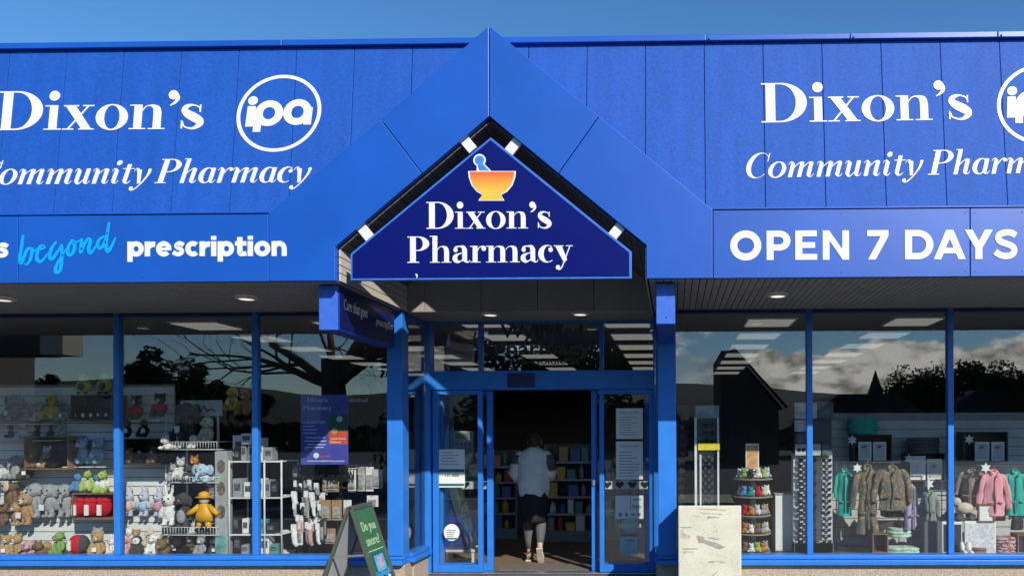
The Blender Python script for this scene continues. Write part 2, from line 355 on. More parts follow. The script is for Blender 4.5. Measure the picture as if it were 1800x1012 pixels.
def btext(name, s, O, U, V, Nn, h, mat, parent, t=.002, width=None, bold=0., label=None, align='LEFT', **k):
    """small print in the built-in typeface, turned into a thin mesh; O = baseline start, h = cap height"""
    cu = bpy.data.curves.new('print', 'FONT'); cu.body = s; cu.offset = bold; cu.resolution_u = 3; cu.extrude = .01; cu.align_x = align
    ob = bpy.data.objects.new('print', cu); col.objects.link(ob); bpy.context.view_layer.update()
    me = bpy.data.meshes.new_from_object(ob.evaluated_get(bpy.context.evaluated_depsgraph_get()))
    bpy.data.objects.remove(ob); bpy.data.curves.remove(cu)
    xs = [v.co.x for v in me.vertices]; wd = (max(xs)-min(xs)) if xs else 1
    ky = h/.72; kx = (width/wd) if width else ky
    O, U, V, Nn = Vector(O), Vector(U).normalized(), Vector(V).normalized(), Vector(Nn).normalized()
    mb = MB(); mb.add([O+U*(v.co.x*kx)+V*(v.co.y*ky)+Nn*(t if v.co.z > 0 else -.0005) for v in me.vertices], [tuple(p.vertices) for p in me.polygons])
    bpy.data.meshes.remove(me)
    return mb.build(name, mat, parent, label=label, **k)
XA, ZA, YA = Vector((1, 0, 0)), Vector((0, 0, 1)), Vector((0, -1, 0))
# ================================================================== setting
ZB, ZT, YF, YW, YD = 2.90, 3.472, 6.2, 7.83, 8.55
MB().add([(-600, -900, -.06), (600, -900, -.06), (600, 8.0, -.06), (-600, 8.0, -.06)], [(0, 1, 2, 3)]).build('ground', pm('asphalt', (.055, .055, .057), .9, .25, 30, .4, 300), kind='structure', origin=(0, 0, -.06))
MB().box(-60, 60, 1.6, 8.46, -.3, -.012).build('footpath', pm('concrete_path', (.12, .115, .11), .85, .15, 6, .3, 200), kind='structure')
MB().box(-60, 60, 1.45, 1.6, -.3, -.012).build('kerb', pm('kerb_concrete', (.40, .39, .37), .85, .15, 6), kind='structure')
MB().box(-12, 8, 8.46, 20, -.3, 0).build('shop_floor', CARPET, kind='structure')
MB().add([(-600, 20.2, -.06), (600, 20.2, -.06), (600, 900, -.06), (-600, 900, -.06)], [(0, 1, 2, 3)]).build('terrain', MATS['asphalt'], kind='structure', origin=(0, 20, -.06))
# ================================================================== the shop building
bld = thing('pharmacy_building', (-1.54, 7.8, 0), 'single storey bright blue pharmacy shop with gabled entry and wide windows', 'building')
XL, XR = -12.0, 8.0
AP, IN = (-1.546, 5.03), (-1.547, 4.272)
LO, RO, LI, RI = (-3.423, ZT), (.329, ZT), (-2.853, 3.185), (-.226, 3.180)
xz = lambda u, v, d: Vector((u, YF+d, v))
# fascia boards
def fascia(a, b, dz=0): return boxpart('fascia_panel', BLUE_PANEL, bld, a+.003, b-.003, YF, YF+.05, ZB, ZT, .004)
fL2 = fascia(XL, -5.57); fL = fascia(-5.57, LO[0]); fR = fascia(RO[0], 2.47); fR2 = fascia(2.47, XR)
MB().box(XL, LO[0], YF-.012, YF+.06, ZT+.002, ZT+.012).box(RO[0], XR, YF-.012, YF+.06, ZT+.002, ZT+.012).build('fascia_flashing', BLUE_PANEL, bld)
mL, nL, mR, nR = (-2.463, 4.252), (-2.117, 3.798), (-.625, 4.262), (-.965, 3.789)
def shrink(pts, e=.003):
    cx = sum(p[0] for p in pts)/len(pts); cy = sum(p[1] for p in pts)/len(pts)
    return [(p[0]-e*(1 if p[0] > cx else -1), p[1]-e*(.4 if p[1] > cy else -.4)) for p in pts]
for pts in ([AP, IN, nL, mL], [mL, nL, LI, (LI[0], ZB), (LO[0], ZB), LO], [AP, IN, nR, mR], [mR, nR, RI, (RI[0], ZB), (RO[0], ZB), RO]):
    MB().prism(shrink(pts), xz, -.004, .05).build('gable_panel', BLUE_PANEL, bld, .004)
e = .012
MB().prism([(AP[0], AP[1]-e), (IN[0], IN[1]+e), (LI[0]-e, LI[1]+e*.5), (LI[0]-e, ZB+.03), (LO[0]+e, ZB+.03), (LO[0]+e, LO[1]-e)], xz, .052, 1.62).build('gable_roof', BLUE_PANEL, bld)
MB().prism([(AP[0], AP[1]-e), (IN[0], IN[1]+e), (RI[0]+e, RI[1]+e*.5), (RI[0]+e, ZB+.03), (RO[0]-e, ZB+.03), (RO[0]-e, RO[1]-e)], xz, .052, 1.62).build('gable_roof', BLUE_PANEL, bld)
# boards lining the gable and its side walls
def boards(a, b, pitch, t, y0, y1, mb, gap=.007):
    a = Vector((a[0], 0, a[1])); b = Vector((b[0], 0, b[1])); d = b-a; n = max(1, round(d.length/pitch)); u = d/n
    q = Vector((-d.z, 0, d.x)).normalized()*t
    for i in range(n):
        p0 = a+u*i+u.normalized()*gap/2; p1 = a+u*(i+1)-u.normalized()*gap/2
        V = [p+Vector((0, y, 0))+o for y in (y0, y1) for p in (p0, p1) for o in (Vector(), q)]
        mb.add(V, [(0, 1, 3, 2), (4, 6, 7, 5), (0, 4, 5, 1), (2, 3, 7, 6), (0, 2, 6, 4), (1, 5, 7, 3)])
    return mb
g = MB(); i0 = .006
boards((LI[0]+i0, LI[1]), (IN[0], IN[1]-i0), .085, -.012, YF+.055, YW, g); boards((IN[0], IN[1]-i0), (RI[0]-i0, RI[1]), .085, -.012, YF+.055, YW, g)
g.build('gable_lining', pm('dark_lining', (.10, .095, .09), .6, .1), bld)
for a_, b_ in (((LI[0]+.003, ZB+.006), (LI[0]+.003, LI[1]-.004)), ((RI[0]-.003, RI[1]-.004), (RI[0]-.003, ZB+.006))):
    boards(a_, b_, .066, -.012, YF+.055, YW, MB(), .009).build('side_lining', pm('cream_boards', (.62, .58, .50), .55, .06), bld)
# soffit of narrow boards running front to back
for nm, xa, xb in (('l', XL, LI[0]-.012), ('r', RI[0]+.012, XR)):
    g = MB(); n = int((xb-xa)/.062)
    for i in range(n):
        x = xa+(xb-xa)*i/n; g.box(x+.004, x+(xb-xa)/n-.004, YF+.055, YW+.05, ZB+.004, ZB+.014)
    g.build('soffit_boards', SOFFIT, bld)
    boxpart('soffit_backing', DARKGAP, bld, xa, xb, YF+.055, YW+.05, ZB+.016, ZB+.05, 0)
# bulkhead behind the hanging sign, recess ceiling
BH = pm('bulkhead_sheet', (.34, .31, .27), .7, .08, 3)
xs = [LI[0], -2.65, -2.05, -1.45, -.85, RI[0]]
top = lambda x: (LI[1]+(IN[1]-LI[1])*(x-LI[0])/(IN[0]-LI[0])) if x < IN[0] else (IN[1]+(RI[1]-IN[1])*(x-IN[0])/(RI[0]-IN[0]))
g = MB()
for a, b in zip(xs, xs[1:]):
    pts = [(a+.003, 2.918), (b-.003, 2.918), (b-.003, top(b)+.1)] + ([(IN[0], IN[1]+.1)] if a < IN[0] < b else []) + [(a+.003, top(a)+.1)]
    g.prism(pts, lambda u, v, d: Vector((u, YW+d, v)), 0, .02)
g.build('bulkhead', BH, bld)
boxpart('recess_ceiling', BH, bld, LI[0], RI[0], YW+.001, YD-.02, 2.905, 2.917, .002)
# roughcast parapet, panels leaning back
Pm = Vector((0, 6.255, 3.45)); Pt = Vector((0, 6.415, 4.985)); mslope = (Pt-Pm).normalized(); Nm = Vector((0, -mslope.z, mslope.y))
zmid = lambda x: max(3.40, 5.03-.38-.83*abs(x+1.546))
back = lambda u, v, d: Vector((u, Pm.y+(v-Pm.z)*mslope.y/mslope.z+d, v))
k0 = .27; pit = .508; g = MB(); xs = [XL] + [k0+pit*i for i in range(-24, 15)] + [XR]
xs = sorted(x for x in xs if XL <= x <= XR)
for a, b in zip(xs, xs[1:]):
    if b-a < .05: continue
    pts = [(a+.003, zmid(a+.003))]
    for q in (-3.06, -1.546, -.032):
        if a+.01 < q < b-.01: pts.append((q, zmid(q)))
    pts += [(b-.003, zmid(b-.003)), (b-.003, 4.985), (a+.003, 4.985)]
    g.prism(pts, back, 0, .03)
mans = g.build('parapet_cladding', BLUE_ROUGH, bld, .003)
g = MB()
for a, b in ((XL, -3.06), (-.03, XR)): g.prism([(a, 3.40), (b, 3.40), (b, 4.985), (a, 4.985)], back, .034, .06)
g.prism([(-3.06, 3.42), (-1.546, 4.66), (-.03, 3.42), (-.03, 4.985), (-3.06, 4.985)], back, .034, .06)
g.build('parapet_backing', pm('blue_joint', (.005, .05, .30), .8), bld)
g = MB()
for a, b in ((XL, -5.9), (-5.896, -3.4), (-3.396, .285), (.289, 1.52), (1.524, 2.78), (2.784, XR)): g.box(a, b, 6.375, 6.62, 4.982, 5.034)
cap = g.build('parapet_cap', BLUE_PANEL, bld, .006)
for x in (.31, 1.55, 2.81): MB().ell((x, 6.374, 4.995), .009).build('cap_rivet', DGREY, cap)
boxpart('roof_deck', DGREY, bld, XL, XR, 6.62, 20, 4.3, 4.4, 0)  # unseen roof slab, put in to keep sun out of the interior
scr = MB().ell((0, 0, 0), (.005, .003, .005), nu=8, nv=6).build('fixing_screw', DGREY, fR, origin=(0, 0, 0)); scr.location = (0, 0, 0)
def screw(x, z, par):
    o = scr.copy(); col.objects.link(o); o.parent = par; o.location = Vector((x, YF-.001, z))-wloc(par)
for x in (.37, 1.4, 2.43): 
    for z in (2.94, 3.43): screw(x, z, fR)
for x in (2.51, 2.9, 3.3):
    for z in (2.94, 3.43): screw(x, z, fR2)
for x in (-5.53, -4.5, -3.46):
    for z in (2.94, 3.43): screw(x, z, fL)
bpy.data.objects.remove(scr)
# ---- lettering on the parapet
dix, wd = run("Dixon's", SER, .0); wd0 = wd
wall_text('name_lettering', dix, wd, (1338.5, 216.2), (1711, 210.5), 69, Pm, Nm, WHITE_LET, mans, label='white serif shop name at the right of the parapet')
wall_text('name_lettering', dix, wd, (-6, 229.5), (359.5, 227), 68, Pm, Nm, WHITE_LET, mans, label='white serif shop name at the left of the parapet')
cmi, cw = run("Community Pharmacy", ITAL, .0, .30)
wall_text('tagline_lettering', cmi, cw, (1306, 313.5), (1906, 303), 43, Pm, Nm, WHITE_LET, mans, ital=.27, label='white italic tagline at the right of the parapet')
wall_text('tagline_lettering', cmi, cw, (-45, 325), (541, 320.5), 42, Pm, Nm, WHITE_LET, mans, ital=.27, label='white italic tagline at the left of the parapet')
ipa = [ringp(0, 0, 1.0, 1.0, .915, .915, n=64)] + [rc(-.76, -.34, -.57, .19), dot(-.655, .335, .115)] + \
      [rc(-.57+.005, -.48, -.39, .02), ringp(-.235, .0, .335, .335, .15, .16), ringp(.44, .02, .335, .335, .15, .16), rc(.615, -.31, .79, .14)]
for (cx, cy, rx, ry) in ((490.5, 199.5, 74, 67), (1828, 183, 76, 69)):
    A = hit(cx, cy, Pm, Nm); B = hit(cx+rx, cy-1, Pm, Nm); C = hit(cx, cy-ry, Pm, Nm)
    flat(MB(), shear(ipa, .07), plane_fn(A, B-A, Vector((0, C.y-A.y, C.z-A.z)), Nm)).build('logo_roundel', WHITE_LET, mans)
# ---- fascia lettering
G = {'O': [ringp(.535, .5, .535, .515, .29, .27)],
 'P': [rc(0, 0, .24, 1), ('s', el(.44, .66, .38, .34, 90, -90), el(.44, .66, .14, .13, 90, -90)), rc(.24, .79, .44, 1), rc(.24, .32, .44, .53)],
 'E': [rc(0, 0, .24, 1), rc(.24, .8, .74, 1), rc(.24, .405, .68, .6), rc(.24, 0, .75, .2)],
 'N': [rc(0, 0, .23, 1), rc(.67, 0, .9, 1), ('p', [(.23, .98), (.23, .66), (.67, .02), (.67, .36)])],
 '7': [rc(0, .8, .73, 1), ('p', [(.47, .8), (.73, .8), (.29, 0), (.03, 0)])],
 'D': [rc(0, 0, .24, 1), ('s', el(.44, .5, .53, .5, 90, -90), el(.44, .5, .285, .285, 90, -90)), rc(.24, .785, .44, 1), rc(.24, 0, .44, .215)],
 'A': [('p', [(0, 0), (.25, 0), (.545, .70), (.545, 1), (.42, 1)]), ('p', [(1.09, 0), (.84, 0), (.545, .70), (.545, 1), (.67, 1)]), rc(.26, .2, .83, .39)],
 'Y': [('p', [(0, 1), (.27, 1), (.48, .62), (.48, .36), (.36, .38)]), ('p', [(.96, 1), (.69, 1), (.48, .62), (.48, .36), (.6, .38)]), rc(.36, 0, .6, .40)],
 'S': [vs([(.75, .80), (.61, .885), (.42, .90), (.22, .84), (.155, .71), (.23, .60), (.42, .52), (.63, .43), (.70, .29), (.62, .15), (.43, .10), (.22, .14), (.05, .25)], .215)]}
op = []
for ch, a in zip('OPEN7DAYS', (370, 548, 688, 822, 1038, 1222, 1362, 1512, 1652)): op += xf(G[ch], 1, 1, (a-370)/142)
PF = (0, YF, 3); NF = (0, -1, 0)
wall_text('opening_lettering', op, (1768-370)/142, (1283.6, 457.4), (1788.5, 455.2), 51.3, PF, NF, WHITE_LET, fR)
W = .37
P_ = {'p': ([rc(0, -.37, W, 1), ringp(.64, .5, .54, .52, .19, .19)], 1.22), 'r': ([rc(0, 0, W, 1), vs([(.28, .50), (.42, .74), (.62, .81), (.74, .80)], [.2, .36, W, W])], .78),
 'e': ([('s', el(.55, .5, .55, .52, 2, 318), el(.55, .5, .20, .19, 2, 318)), rc(.2, .40, 1.09, .58)], 1.14),
 's': ([vs([(.80, .74), (.62, .86), (.42, .85), (.27, .72), (.36, .59), (.55, .5), (.68, .37), (.62, .2), (.42, .14), (.22, .18), (.04, .28)], .29)], .89),
 'c': ([('s', el(.55, .5, .55, .52, 48, 312), el(.55, .5, .19, .19, 48, 312))], .98), 'i': ([rc(0, 0, W, 1), rc(0, 1.1, W, 1.36)], .43),
 't': ([rc(.15, .16, .52, 1.28), rc(0, .70, .80, 1), vs([(.335, .28), (.40, .16), (.60, .15), (.80, .18)], [W, .34, .31, .31])], .86),
 'o': ([ringp(.58, .5, .58, .52, .21, .19)], 1.2), 'n': ([rc(0, 0, W, 1), ('s', el(.56, .48, .54, .54, 150, 0), el(.56, .48, .18, .2, 150, 0)), rc(.74, 0, 1.10, .48)], 1.16)}
pr, pw = run('prescription', P_, .05)
wall_text('slogan_lettering', pr, pw, (224.4, 450.8), (506, 450), 26, PF, NF, WHITE_LET, fL, label='bold white word at the end of the slogan')
sp, sw = run('goes', {**P_, 'g': ([ringp(.55, .5, .55, .52, .20, .19), rc(.73, -.2, 1.1, 1), vs([(.91, -.1), (.78, -.28), (.5, -.30), (.2, -.22)], [.36, .3, .28, .26])], 1.18)}, .05)
wall_text('slogan_lettering', sp, sw, (16.3-sw*26, 453), (16.3, 453), 26, PF, NF, WHITE_LET, fL2, label='bold white word cut by the left edge of the photo')
bey = [[(305, 262), (288, 400), (266, 520), (266, 605), (285, 618), (310, 560), (360, 450), (405, 428), (425, 455), (405, 560), (365, 632), (325, 628)],
 [(430, 462), (520, 440), (580, 415), (560, 392), (520, 420), (490, 500), (490, 570), (530, 602), (580, 565), (632, 490)],
 [(735, 348), (680, 430), (655, 530), (685, 568), (735, 510), (815, 385)], [(815, 385), (815, 540), (800, 690), (760, 742), (730, 715), (765, 610), (880, 430)],
 [(950, 322), (905, 400), (893, 480), (922, 516), (965, 480), (985, 395), (955, 325), (1000, 345), (1065, 318)],
 [(1078, 305), (1068, 400), (1065, 475), (1105, 380), (1165, 303), (1193, 335), (1168, 430), (1190, 490), (1235, 440), (1300, 350)],
 [(1370, 272), (1310, 310), (1283, 380), (1312, 425), (1355, 395), (1400, 290), (1437, 95)], [(1437, 95), (1402, 320), (1400, 420), (1422, 465), (1465, 410), (1523, 282)]]
ps = []
for q in bey: ps += brush([(x/7.5/25.19, -(40+y/7.5)/25.19) for x, y in q], .17, .225, .10)
O = hit(0, 340, PF, NF); ux = (hit(100, 340, PF, NF)-O)/100*(75/2.977); vz = Vector((0, 0, (O.z-hit(0, 440, PF, NF).z)/100*(75/2.977)))
flat(MB(), ps, plane_fn(O, ux, vz, NF)).build('script_lettering', CYAN_LET, fL, label='light blue brush script word on the fascia')
# ---- posts, mullions, glazing
def post(x0, x1, y0=7.72, y1=7.91, z0=.33): return boxpart('post', BLUE_FRAME, bld, x0, x1, y0, y1, z0, ZB+.004, .006)
post(-3.018, -2.855); post(-.172, .018)
edges = [XL, -10.45, -8.93, -7.433, -5.946, -4.459, -3.018]
for x in edges[1:-1]: boxpart('mullion', BLUE_FRAME, bld, x-.031, x+.031, 7.79, 7.855, .33, ZB+.004, .005)
edgesR = [.018, 1.422, 2.897, 4.372, 5.85, XR]
for x in edgesR[1:-1]: boxpart('mullion', BLUE_FRAME, bld, x-.031, x+.031, 7.79, 7.855, .33, ZB+.004, .005)
def pane(x0, x1):
    o = boxpart('window_pane', GLASS, bld, x0, x1, 7.826, 7.834, .331, ZB+.003, 0)
    return o
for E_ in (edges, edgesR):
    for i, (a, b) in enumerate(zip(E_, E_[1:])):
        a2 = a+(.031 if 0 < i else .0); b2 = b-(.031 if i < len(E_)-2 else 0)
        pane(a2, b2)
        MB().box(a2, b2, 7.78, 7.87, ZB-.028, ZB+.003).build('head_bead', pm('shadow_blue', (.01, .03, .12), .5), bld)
for a, b in ((XL, -2.853), (RI[0]+.05, XR)):
    MB().box(a, b, 7.735, 7.90, .288, .33).box(a, b, 7.69, 7.90, .232, .284).build('window_sill', BLUE_FRAME, bld, .006)
    boxpart('stone_plinth', STONE, bld, a, b, 7.76, 8.0, -.02, .231, .01)
# returns beside the recessed entry
for sx_, X in ((1, -2.866), (-1, -.205)):
    x0, x1 = sorted((X, X-sx_*.06))
    MB().box(X-.004, X+.004, 7.912, 8.46, .331, 2.9).build('window_pane', GLASS, bld)
    MB().box(x0-.01, x1+.05, 7.912, 8.47, .288, .33).box(x0-.02, x1+.075, 7.90, 8.47, .232, .284).build('window_sill', BLUE_FRAME, bld, .005)
    boxpart('stone_plinth', STONE, bld, x0, x1+.03, 8.0, 8.47, -.02, .231, .008)
    boxpart('head_bead', BLUE_FRAME, bld, x0, x1, 7.912, 8.47, 2.87, 2.904, .003)
# entrance frame
def X8(px): return at(px, 800, YD).x
ent = boxpart('entrance_frame', BLUE_FRAME, bld, X8(750), X8(760), 8.47, 8.64, 0, 2.904, .005)
g = MB(); g.box(X8(1149), X8(1157), 8.47, 8.64, 0, 2.904); g.build('door_jamb', BLUE_FRAME, ent, .005)
xa, xb = X8(760), X8(1149)
boxpart('header_beam', BLUE_FRAME, ent, xa, xb, 8.47, 8.66, 2.115, 2.332, .006)
MB().box(xa+.9, xa+1.22, 8.452, 8.47, 2.14, 2.30).build('sensor_box', pm('sensor_navy', (.008, .02, .10), .4), ent, .008)
boxpart('top_rail', BLUE_FRAME, ent, xa, xb, 8.50, 8.60, 2.88, 2.914, .004)
tm = [X8(843), X8(850), X8(1055), X8(1062)]
for a, b in ((tm[0], tm[1]), (tm[2], tm[3])): boxpart('transom_mullion', BLUE_FRAME, ent, a, b, 8.50, 8.60, 2.332, 2.88, .004)
tp = []
for a, b in ((xa, tm[0]), (tm[1], tm[2]), (tm[3], xb)): tp.append(boxpart('transom_pane', GLASS, ent, a, b, 8.546, 8.554, 2.333, 2.879, 0))
TXT = pm('faded_black_vinyl', (.05, .05, .052), .55)
def onpx(x, y, Y): return at(x, y, Y)
for s_, y, x0, x1, h in (('Wynyard', 593, 881, 1025, .155), ('Pharmacy', 623, 867, 1037, .155), ('116 Goldie St', 640, 893, 1015, .07)):
    p = at(x0, y, YD-.005); btext('transom_lettering', s_, p, XA, ZA, YA, h, TXT, bld, width=at(x1, y, YD).x-p.x, bold=.02)
def leaf(name, pxs, Y, z1=2.112, bot=.10, mid=None):
    a, b, c, d = [at(v, 800, Y).x for v in pxs]
    o = boxpart(name, BLUE_FRAME, bld, a, b, Y-.035, Y+.035, .012, z1, .005)
    boxpart('stile', BLUE_FRAME, o, c, d, Y-.035, Y+.035, .012, z1, .005)
    boxpart('bottom_rail', BLUE_FRAME, o, b, c, Y-.033, Y+.033, .012, bot, .004)
    boxpart('top_rail', BLUE_FRAME, o, b, c, Y-.033, Y+.033, z1-.05, z1, .004)
    boxpart('door_pane', GLASS, o, b, c, Y-.004, Y+.004, bot, z1-.05, 0)
    return o
lfL = leaf('fixed_sidelight', (762, 772, 841, 849), 8.53); lfR = leaf('fixed_sidelight', (1054, 1062, 1141, 1149), 8.53)
slL = leaf('sliding_door', (772, 780, 857, 867), 8.63); slR = leaf('sliding_door', (1040, 1049, 1133, 1141), 8.63)
boxpart('handle', ALU, slR, at(1042, 850, 8.6).x, at(1046, 850, 8.6).x, 8.575, 8.595, 1.0, 1.06, .003)
boxpart('threshold', ALU, bld, X8(752), X8(1157), 8.46, 8.62, -.01, .008, .003)
# shell
boxpart('side_wall', WALLM, bld, XL-.2, XL, 6.3, 20, -.1, 4.4, 0); boxpart('side_wall', WALLM, bld, XR, XR+.2, 6.3, 20, -.1, 4.4, 0)
boxpart('rear_wall', WALLM, bld, XL-.2, XR+.2, 20, 20.2, -.1, 4.4, 0)
MB().box(XL, XR, 8.62, 20, 2.95, 2.99).build('ceiling', CEILM, kind='structure')
MB().box(XL, LI[0], 7.89, 8.62, 2.95, 2.99).box(RI[0], XR, 7.89, 8.62, 2.95, 2.99).build('bay_ceiling', CEILM, bld)
# frosted safety bands with dots on the entrance glass
BAND = pm('frosted_film', (.42, .43, .42), .7); 
for a, b, Y in ((783, 856, 8.623), (1064, 1139, 8.523)):
    p = at(a, 859, Y); q = at(b, 845, Y)
    o = MB().box(p.x, q.x, Y-.001, Y+.001, p.z, q.z).build('frosted_band', BAND, lfL if a < 900 else lfR)
    g = MB(); n = 4 if a > 900 else 3
    for i in range(n):
        c = at(a+(b-a)*(i+.15)/(n-.6), 851.5, Y-.002)
        h = [(0, -.045), (.05, .005), (.045, .032), (.022, .038), (0, .022), (-.022, .038), (-.045, .032), (-.05, .005)]
        MB().prism(h, lambda u, v, d: Vector((c.x+u, c.y+d, c.z+v)), 0, -.002).build('heart_dot', BLACK, o)
# ================================================================== signs and street things
# gable sign
sg = thing('hanging_sign', (-1.545, 6.25, ZB), 'navy house-shaped sign with white serif name and orange mortar under the gable', 'sign')
SO = [(-2.735, 2.906), (-.355, 2.906), (-.355, 3.132), (-1.541, 4.104), (-2.735, 3.132)]
MB().prism(SO, xz, .017, .06).build('sign_box', pm('sign_edge_blue', (.05, .17, .62), .4), sg, .004)
def inset(pts, e):
    n = len(pts); o = []
    for i in range(n):
        p0, p1, p2 = Vector(pts[i-1]), Vector(pts[i]), Vector(pts[(i+1) % n])
        d1 = (p1-p0).normalized(); d2 = (p2-p1).normalized(); n1 = Vector((-d1.y, d1.x)); n2 = Vector((-d2.y, d2.x))
        b = (n1+n2).normalized(); o.append(tuple(p1+b*(e/max(.3, b.dot(n1)))))
    return o
face = MB().prism(inset(SO, .02), xz, .011, .018).build('sign_face', BLUE_DARK, sg)
PS = (0, YF+.011, 3)
wall_text('name_lettering', dix, wd, (749.8, 402.3), (971, 401.5), 47, PS, NF, WHITE_LET, face)
pha, phw = run('Pharmacy', SER, -.02)
wall_text('name_lettering', pha, phw, (716.5, 462), (1007, 460.5), 46, PS, NF, WHITE_LET, face)
def px_fn(P0, Nn, x0, y0):     # plane coordinates in photo pixels, origin at (x0, y0), v up
    O = hit(x0, y0, P0, Nn); u = (hit(x0+50, y0, P0, Nn)-O)/50; v = (hit(x0, y0-50, P0, Nn)-O)/50
    return plane_fn(O, u, v, Vector(Nn))
fn = px_fn(PS, NF, 865, 302)
bowl = lambda s: [(-42*s, 0)]+[(42*s*math.cos(t), -39*s*math.sin(t)) for t in [math.pi+math.pi*k/14 for k in range(1, 14)]]+[(42*s, 0)]
bowl_o = [(-42, 1), (42, 1), (41, -10), (36, -24), (27, -35), (16, -41), (19, -46), (22, -51), (-24, -51), (-21, -46), (-17, -41), (-27, -35), (-36, -24), (-41, -10)]
flat(MB(), [('p', bowl_o), dot(-22, 20, 11), ('p', [(-27, 10), (-14, 14), (-1, 1), (-27, 1)])], fn, .003).build('emblem_outline', WHITE_LET, face)
mo = bpy.data.materials.new('mortar_print'); mo.use_nodes = True
n = mo.node_tree.nodes; l = mo.node_tree.links; b = n['Principled BSDF']; b.inputs['Roughness'].default_value = .5
t = n.new('ShaderNodeTexCoord'); s_ = n.new('ShaderNodeSeparateXYZ'); l.new(t.outputs['Generated'], s_.inputs[0]); r = n.new('ShaderNodeValToRGB'); l.new(s_.outputs['Z'], r.inputs[0])
r.color_ramp.elements[0].color = (.95, .52, .05, 1); r.color_ramp.elements[1].color = (.85, .13, .03, 1); r.color_ramp.elements[0].position = .3; r.color_ramp.elements[1].position = .95
l.new(r.outputs[0], b.inputs['Base Color'])
flat(MB(), [('p', [(x*.93, y*.94-1.2) for x, y in bowl_o])], fn, .0055).build('emblem_bowl', mo, face)
flat(MB(), [dot(-22, 20, 8.2), ('p', [(-25, 12), (-17, 15), (-5, 2), (-22, 2)])], fn, .0055).build('emblem_pestle', pm('pestle_print', (.04, .22, .62), .5, .5, 30), face)
flat(MB(), [vs([(-134, -180), (-132, -183), (-133, -187)], [3, 2.2, 1])], fn, .004).build('paint_fleck', WHITE_LET, face)
for (x, y, sx_) in ((823, 254, -1), (901, 260, 1), (642, 408, -1), (1082, 409, 1)):
    c = at(x, y, YF+.05); d = Vector((sx_*.64, 0, .77))
    MB().bar(c-d*.07, c+d*.075, .085, .03, up=(0, 1, 0)).build('sign_bracket', WHITE_PAINT, sg, .004)
# two blade signs under the soffit
def blade(x0, x1, z0, yn, yf, label, text):
    o = thing('blade_sign', ((x0+x1)/2, (yn+yf)/2, z0), label, 'sign', 'blade signs hung under the soffit beside the entry')
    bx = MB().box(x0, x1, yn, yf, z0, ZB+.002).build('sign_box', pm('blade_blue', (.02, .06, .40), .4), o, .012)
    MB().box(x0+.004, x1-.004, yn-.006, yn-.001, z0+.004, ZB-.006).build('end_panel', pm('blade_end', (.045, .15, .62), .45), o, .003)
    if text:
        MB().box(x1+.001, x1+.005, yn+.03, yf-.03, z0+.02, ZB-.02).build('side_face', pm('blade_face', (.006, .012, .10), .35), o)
        Y3 = Vector((0, 1, 0)); X3 = (1, 0, 0)
        btext('slogan_lettering', 'Care that goes', (x1+.005, yn+.10, z0+.20), Y3, ZA, X3, .10, WHITE_LET, o, width=.50)
        btext('slogan_lettering', 'prescription', (x1+.005, yn+.80, z0+.17), Y3, ZA, X3, .08, WHITE_LET, o, width=.42)
        btext('script_lettering', 'beyond', (x1+.005, yn+.60, z0+.19), Y3, ZA, X3, .07, pm('deep_cyan', (.01, .05, .16), .5), o, width=.2)
    else:
        MB().ell((x0+.09, yn-.007, z0+.06), .007).build('screw', DGREY, o)
    return o
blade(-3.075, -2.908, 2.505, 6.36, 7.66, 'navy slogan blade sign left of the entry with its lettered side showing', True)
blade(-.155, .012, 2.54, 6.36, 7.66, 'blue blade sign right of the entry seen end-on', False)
# downlights
LAMP = emit('warm_lamp', (1, .93, .78), 1.0)
def downlight(x, y, z, label):
    o = thing('downlight', (x, y, z), label, 'downlight', 'round downlights in the awning soffit')
    g = MB(); a = el(0, 0, .10, .10, 0, 360, 24); bb = el(0, 0, .07, .07, 0, 360, 24); n = len(a)
    V = [(x+p[0], y+p[1], z-.012) for p in a]+[(x+p[0], y+p[1], z-.02) for p in bb]+[(x+p[0], y+p[1], z) for p in a]
    fs = [(i, i+1, n+i+1, n+i) for i in range(n-1)]+[(i, 2*n+i, 2*n+i+1, i+1) for i in range(n-1)]
    g.add(V, fs).build('trim_ring', WHITE_PAINT, o)
    MB().ell((x, y, z-.012), (.07, .07, .007), nu=20).build('diffuser', LAMP, o)
for px, py, z, lb in ((5, 525, ZB, 'round downlight in the boarded soffit at far left edge'), (433, 523, ZB, 'round downlight in the boarded soffit left of the slogan sign'), (1367, 518, ZB, 'round downlight in the boarded soffit over the right windows'),
                      (862, 551.5, 2.905, 'left round downlight in the entry recess ceiling'), (1020, 550.5, 2.905, 'right round downlight in the entry recess ceiling')):
    r_ = ray(px, py); t_ = (z-EYE)/r_.z; downlight(r_.x*t_, r_.y*t_, z, lb)
# ceiling troffers
TROF = emit('panel_light', (1, .97, .90), .20)
tro = thing('ceiling_light', (-2.3, 8.87, 2.925), 'square panel light', 'ceiling light', 'square panel lights in the shop ceiling')
MB().box(-2.6, -2.0, 8.57, 9.17, 2.932, 2.949).build('frame', WHITE_PAINT, tro)
MB().box(-2.57, -2.03, 8.60, 9.14, 2.924, 2.931).build('diffuser', TROF, tro)
cols = {-5.7: 'far left', -4.0: 'left', -2.3: 'door-side left', -.57: 'door-side right', 1.15: 'right', 2.87: 'far right'}
for x, cn in cols.items():
    for k in range(7):
        lb = 'square panel light in the %s row, %s from the front' % (cn, ['nearest', 'second', 'third', 'fourth', 'fifth', 'sixth', 'seventh'][k])
        if x == -2.3 and k == 0: tro['label'] = lb; continue
        dup(tro, (x, 8.95+1.22*k, 2.925), lb)
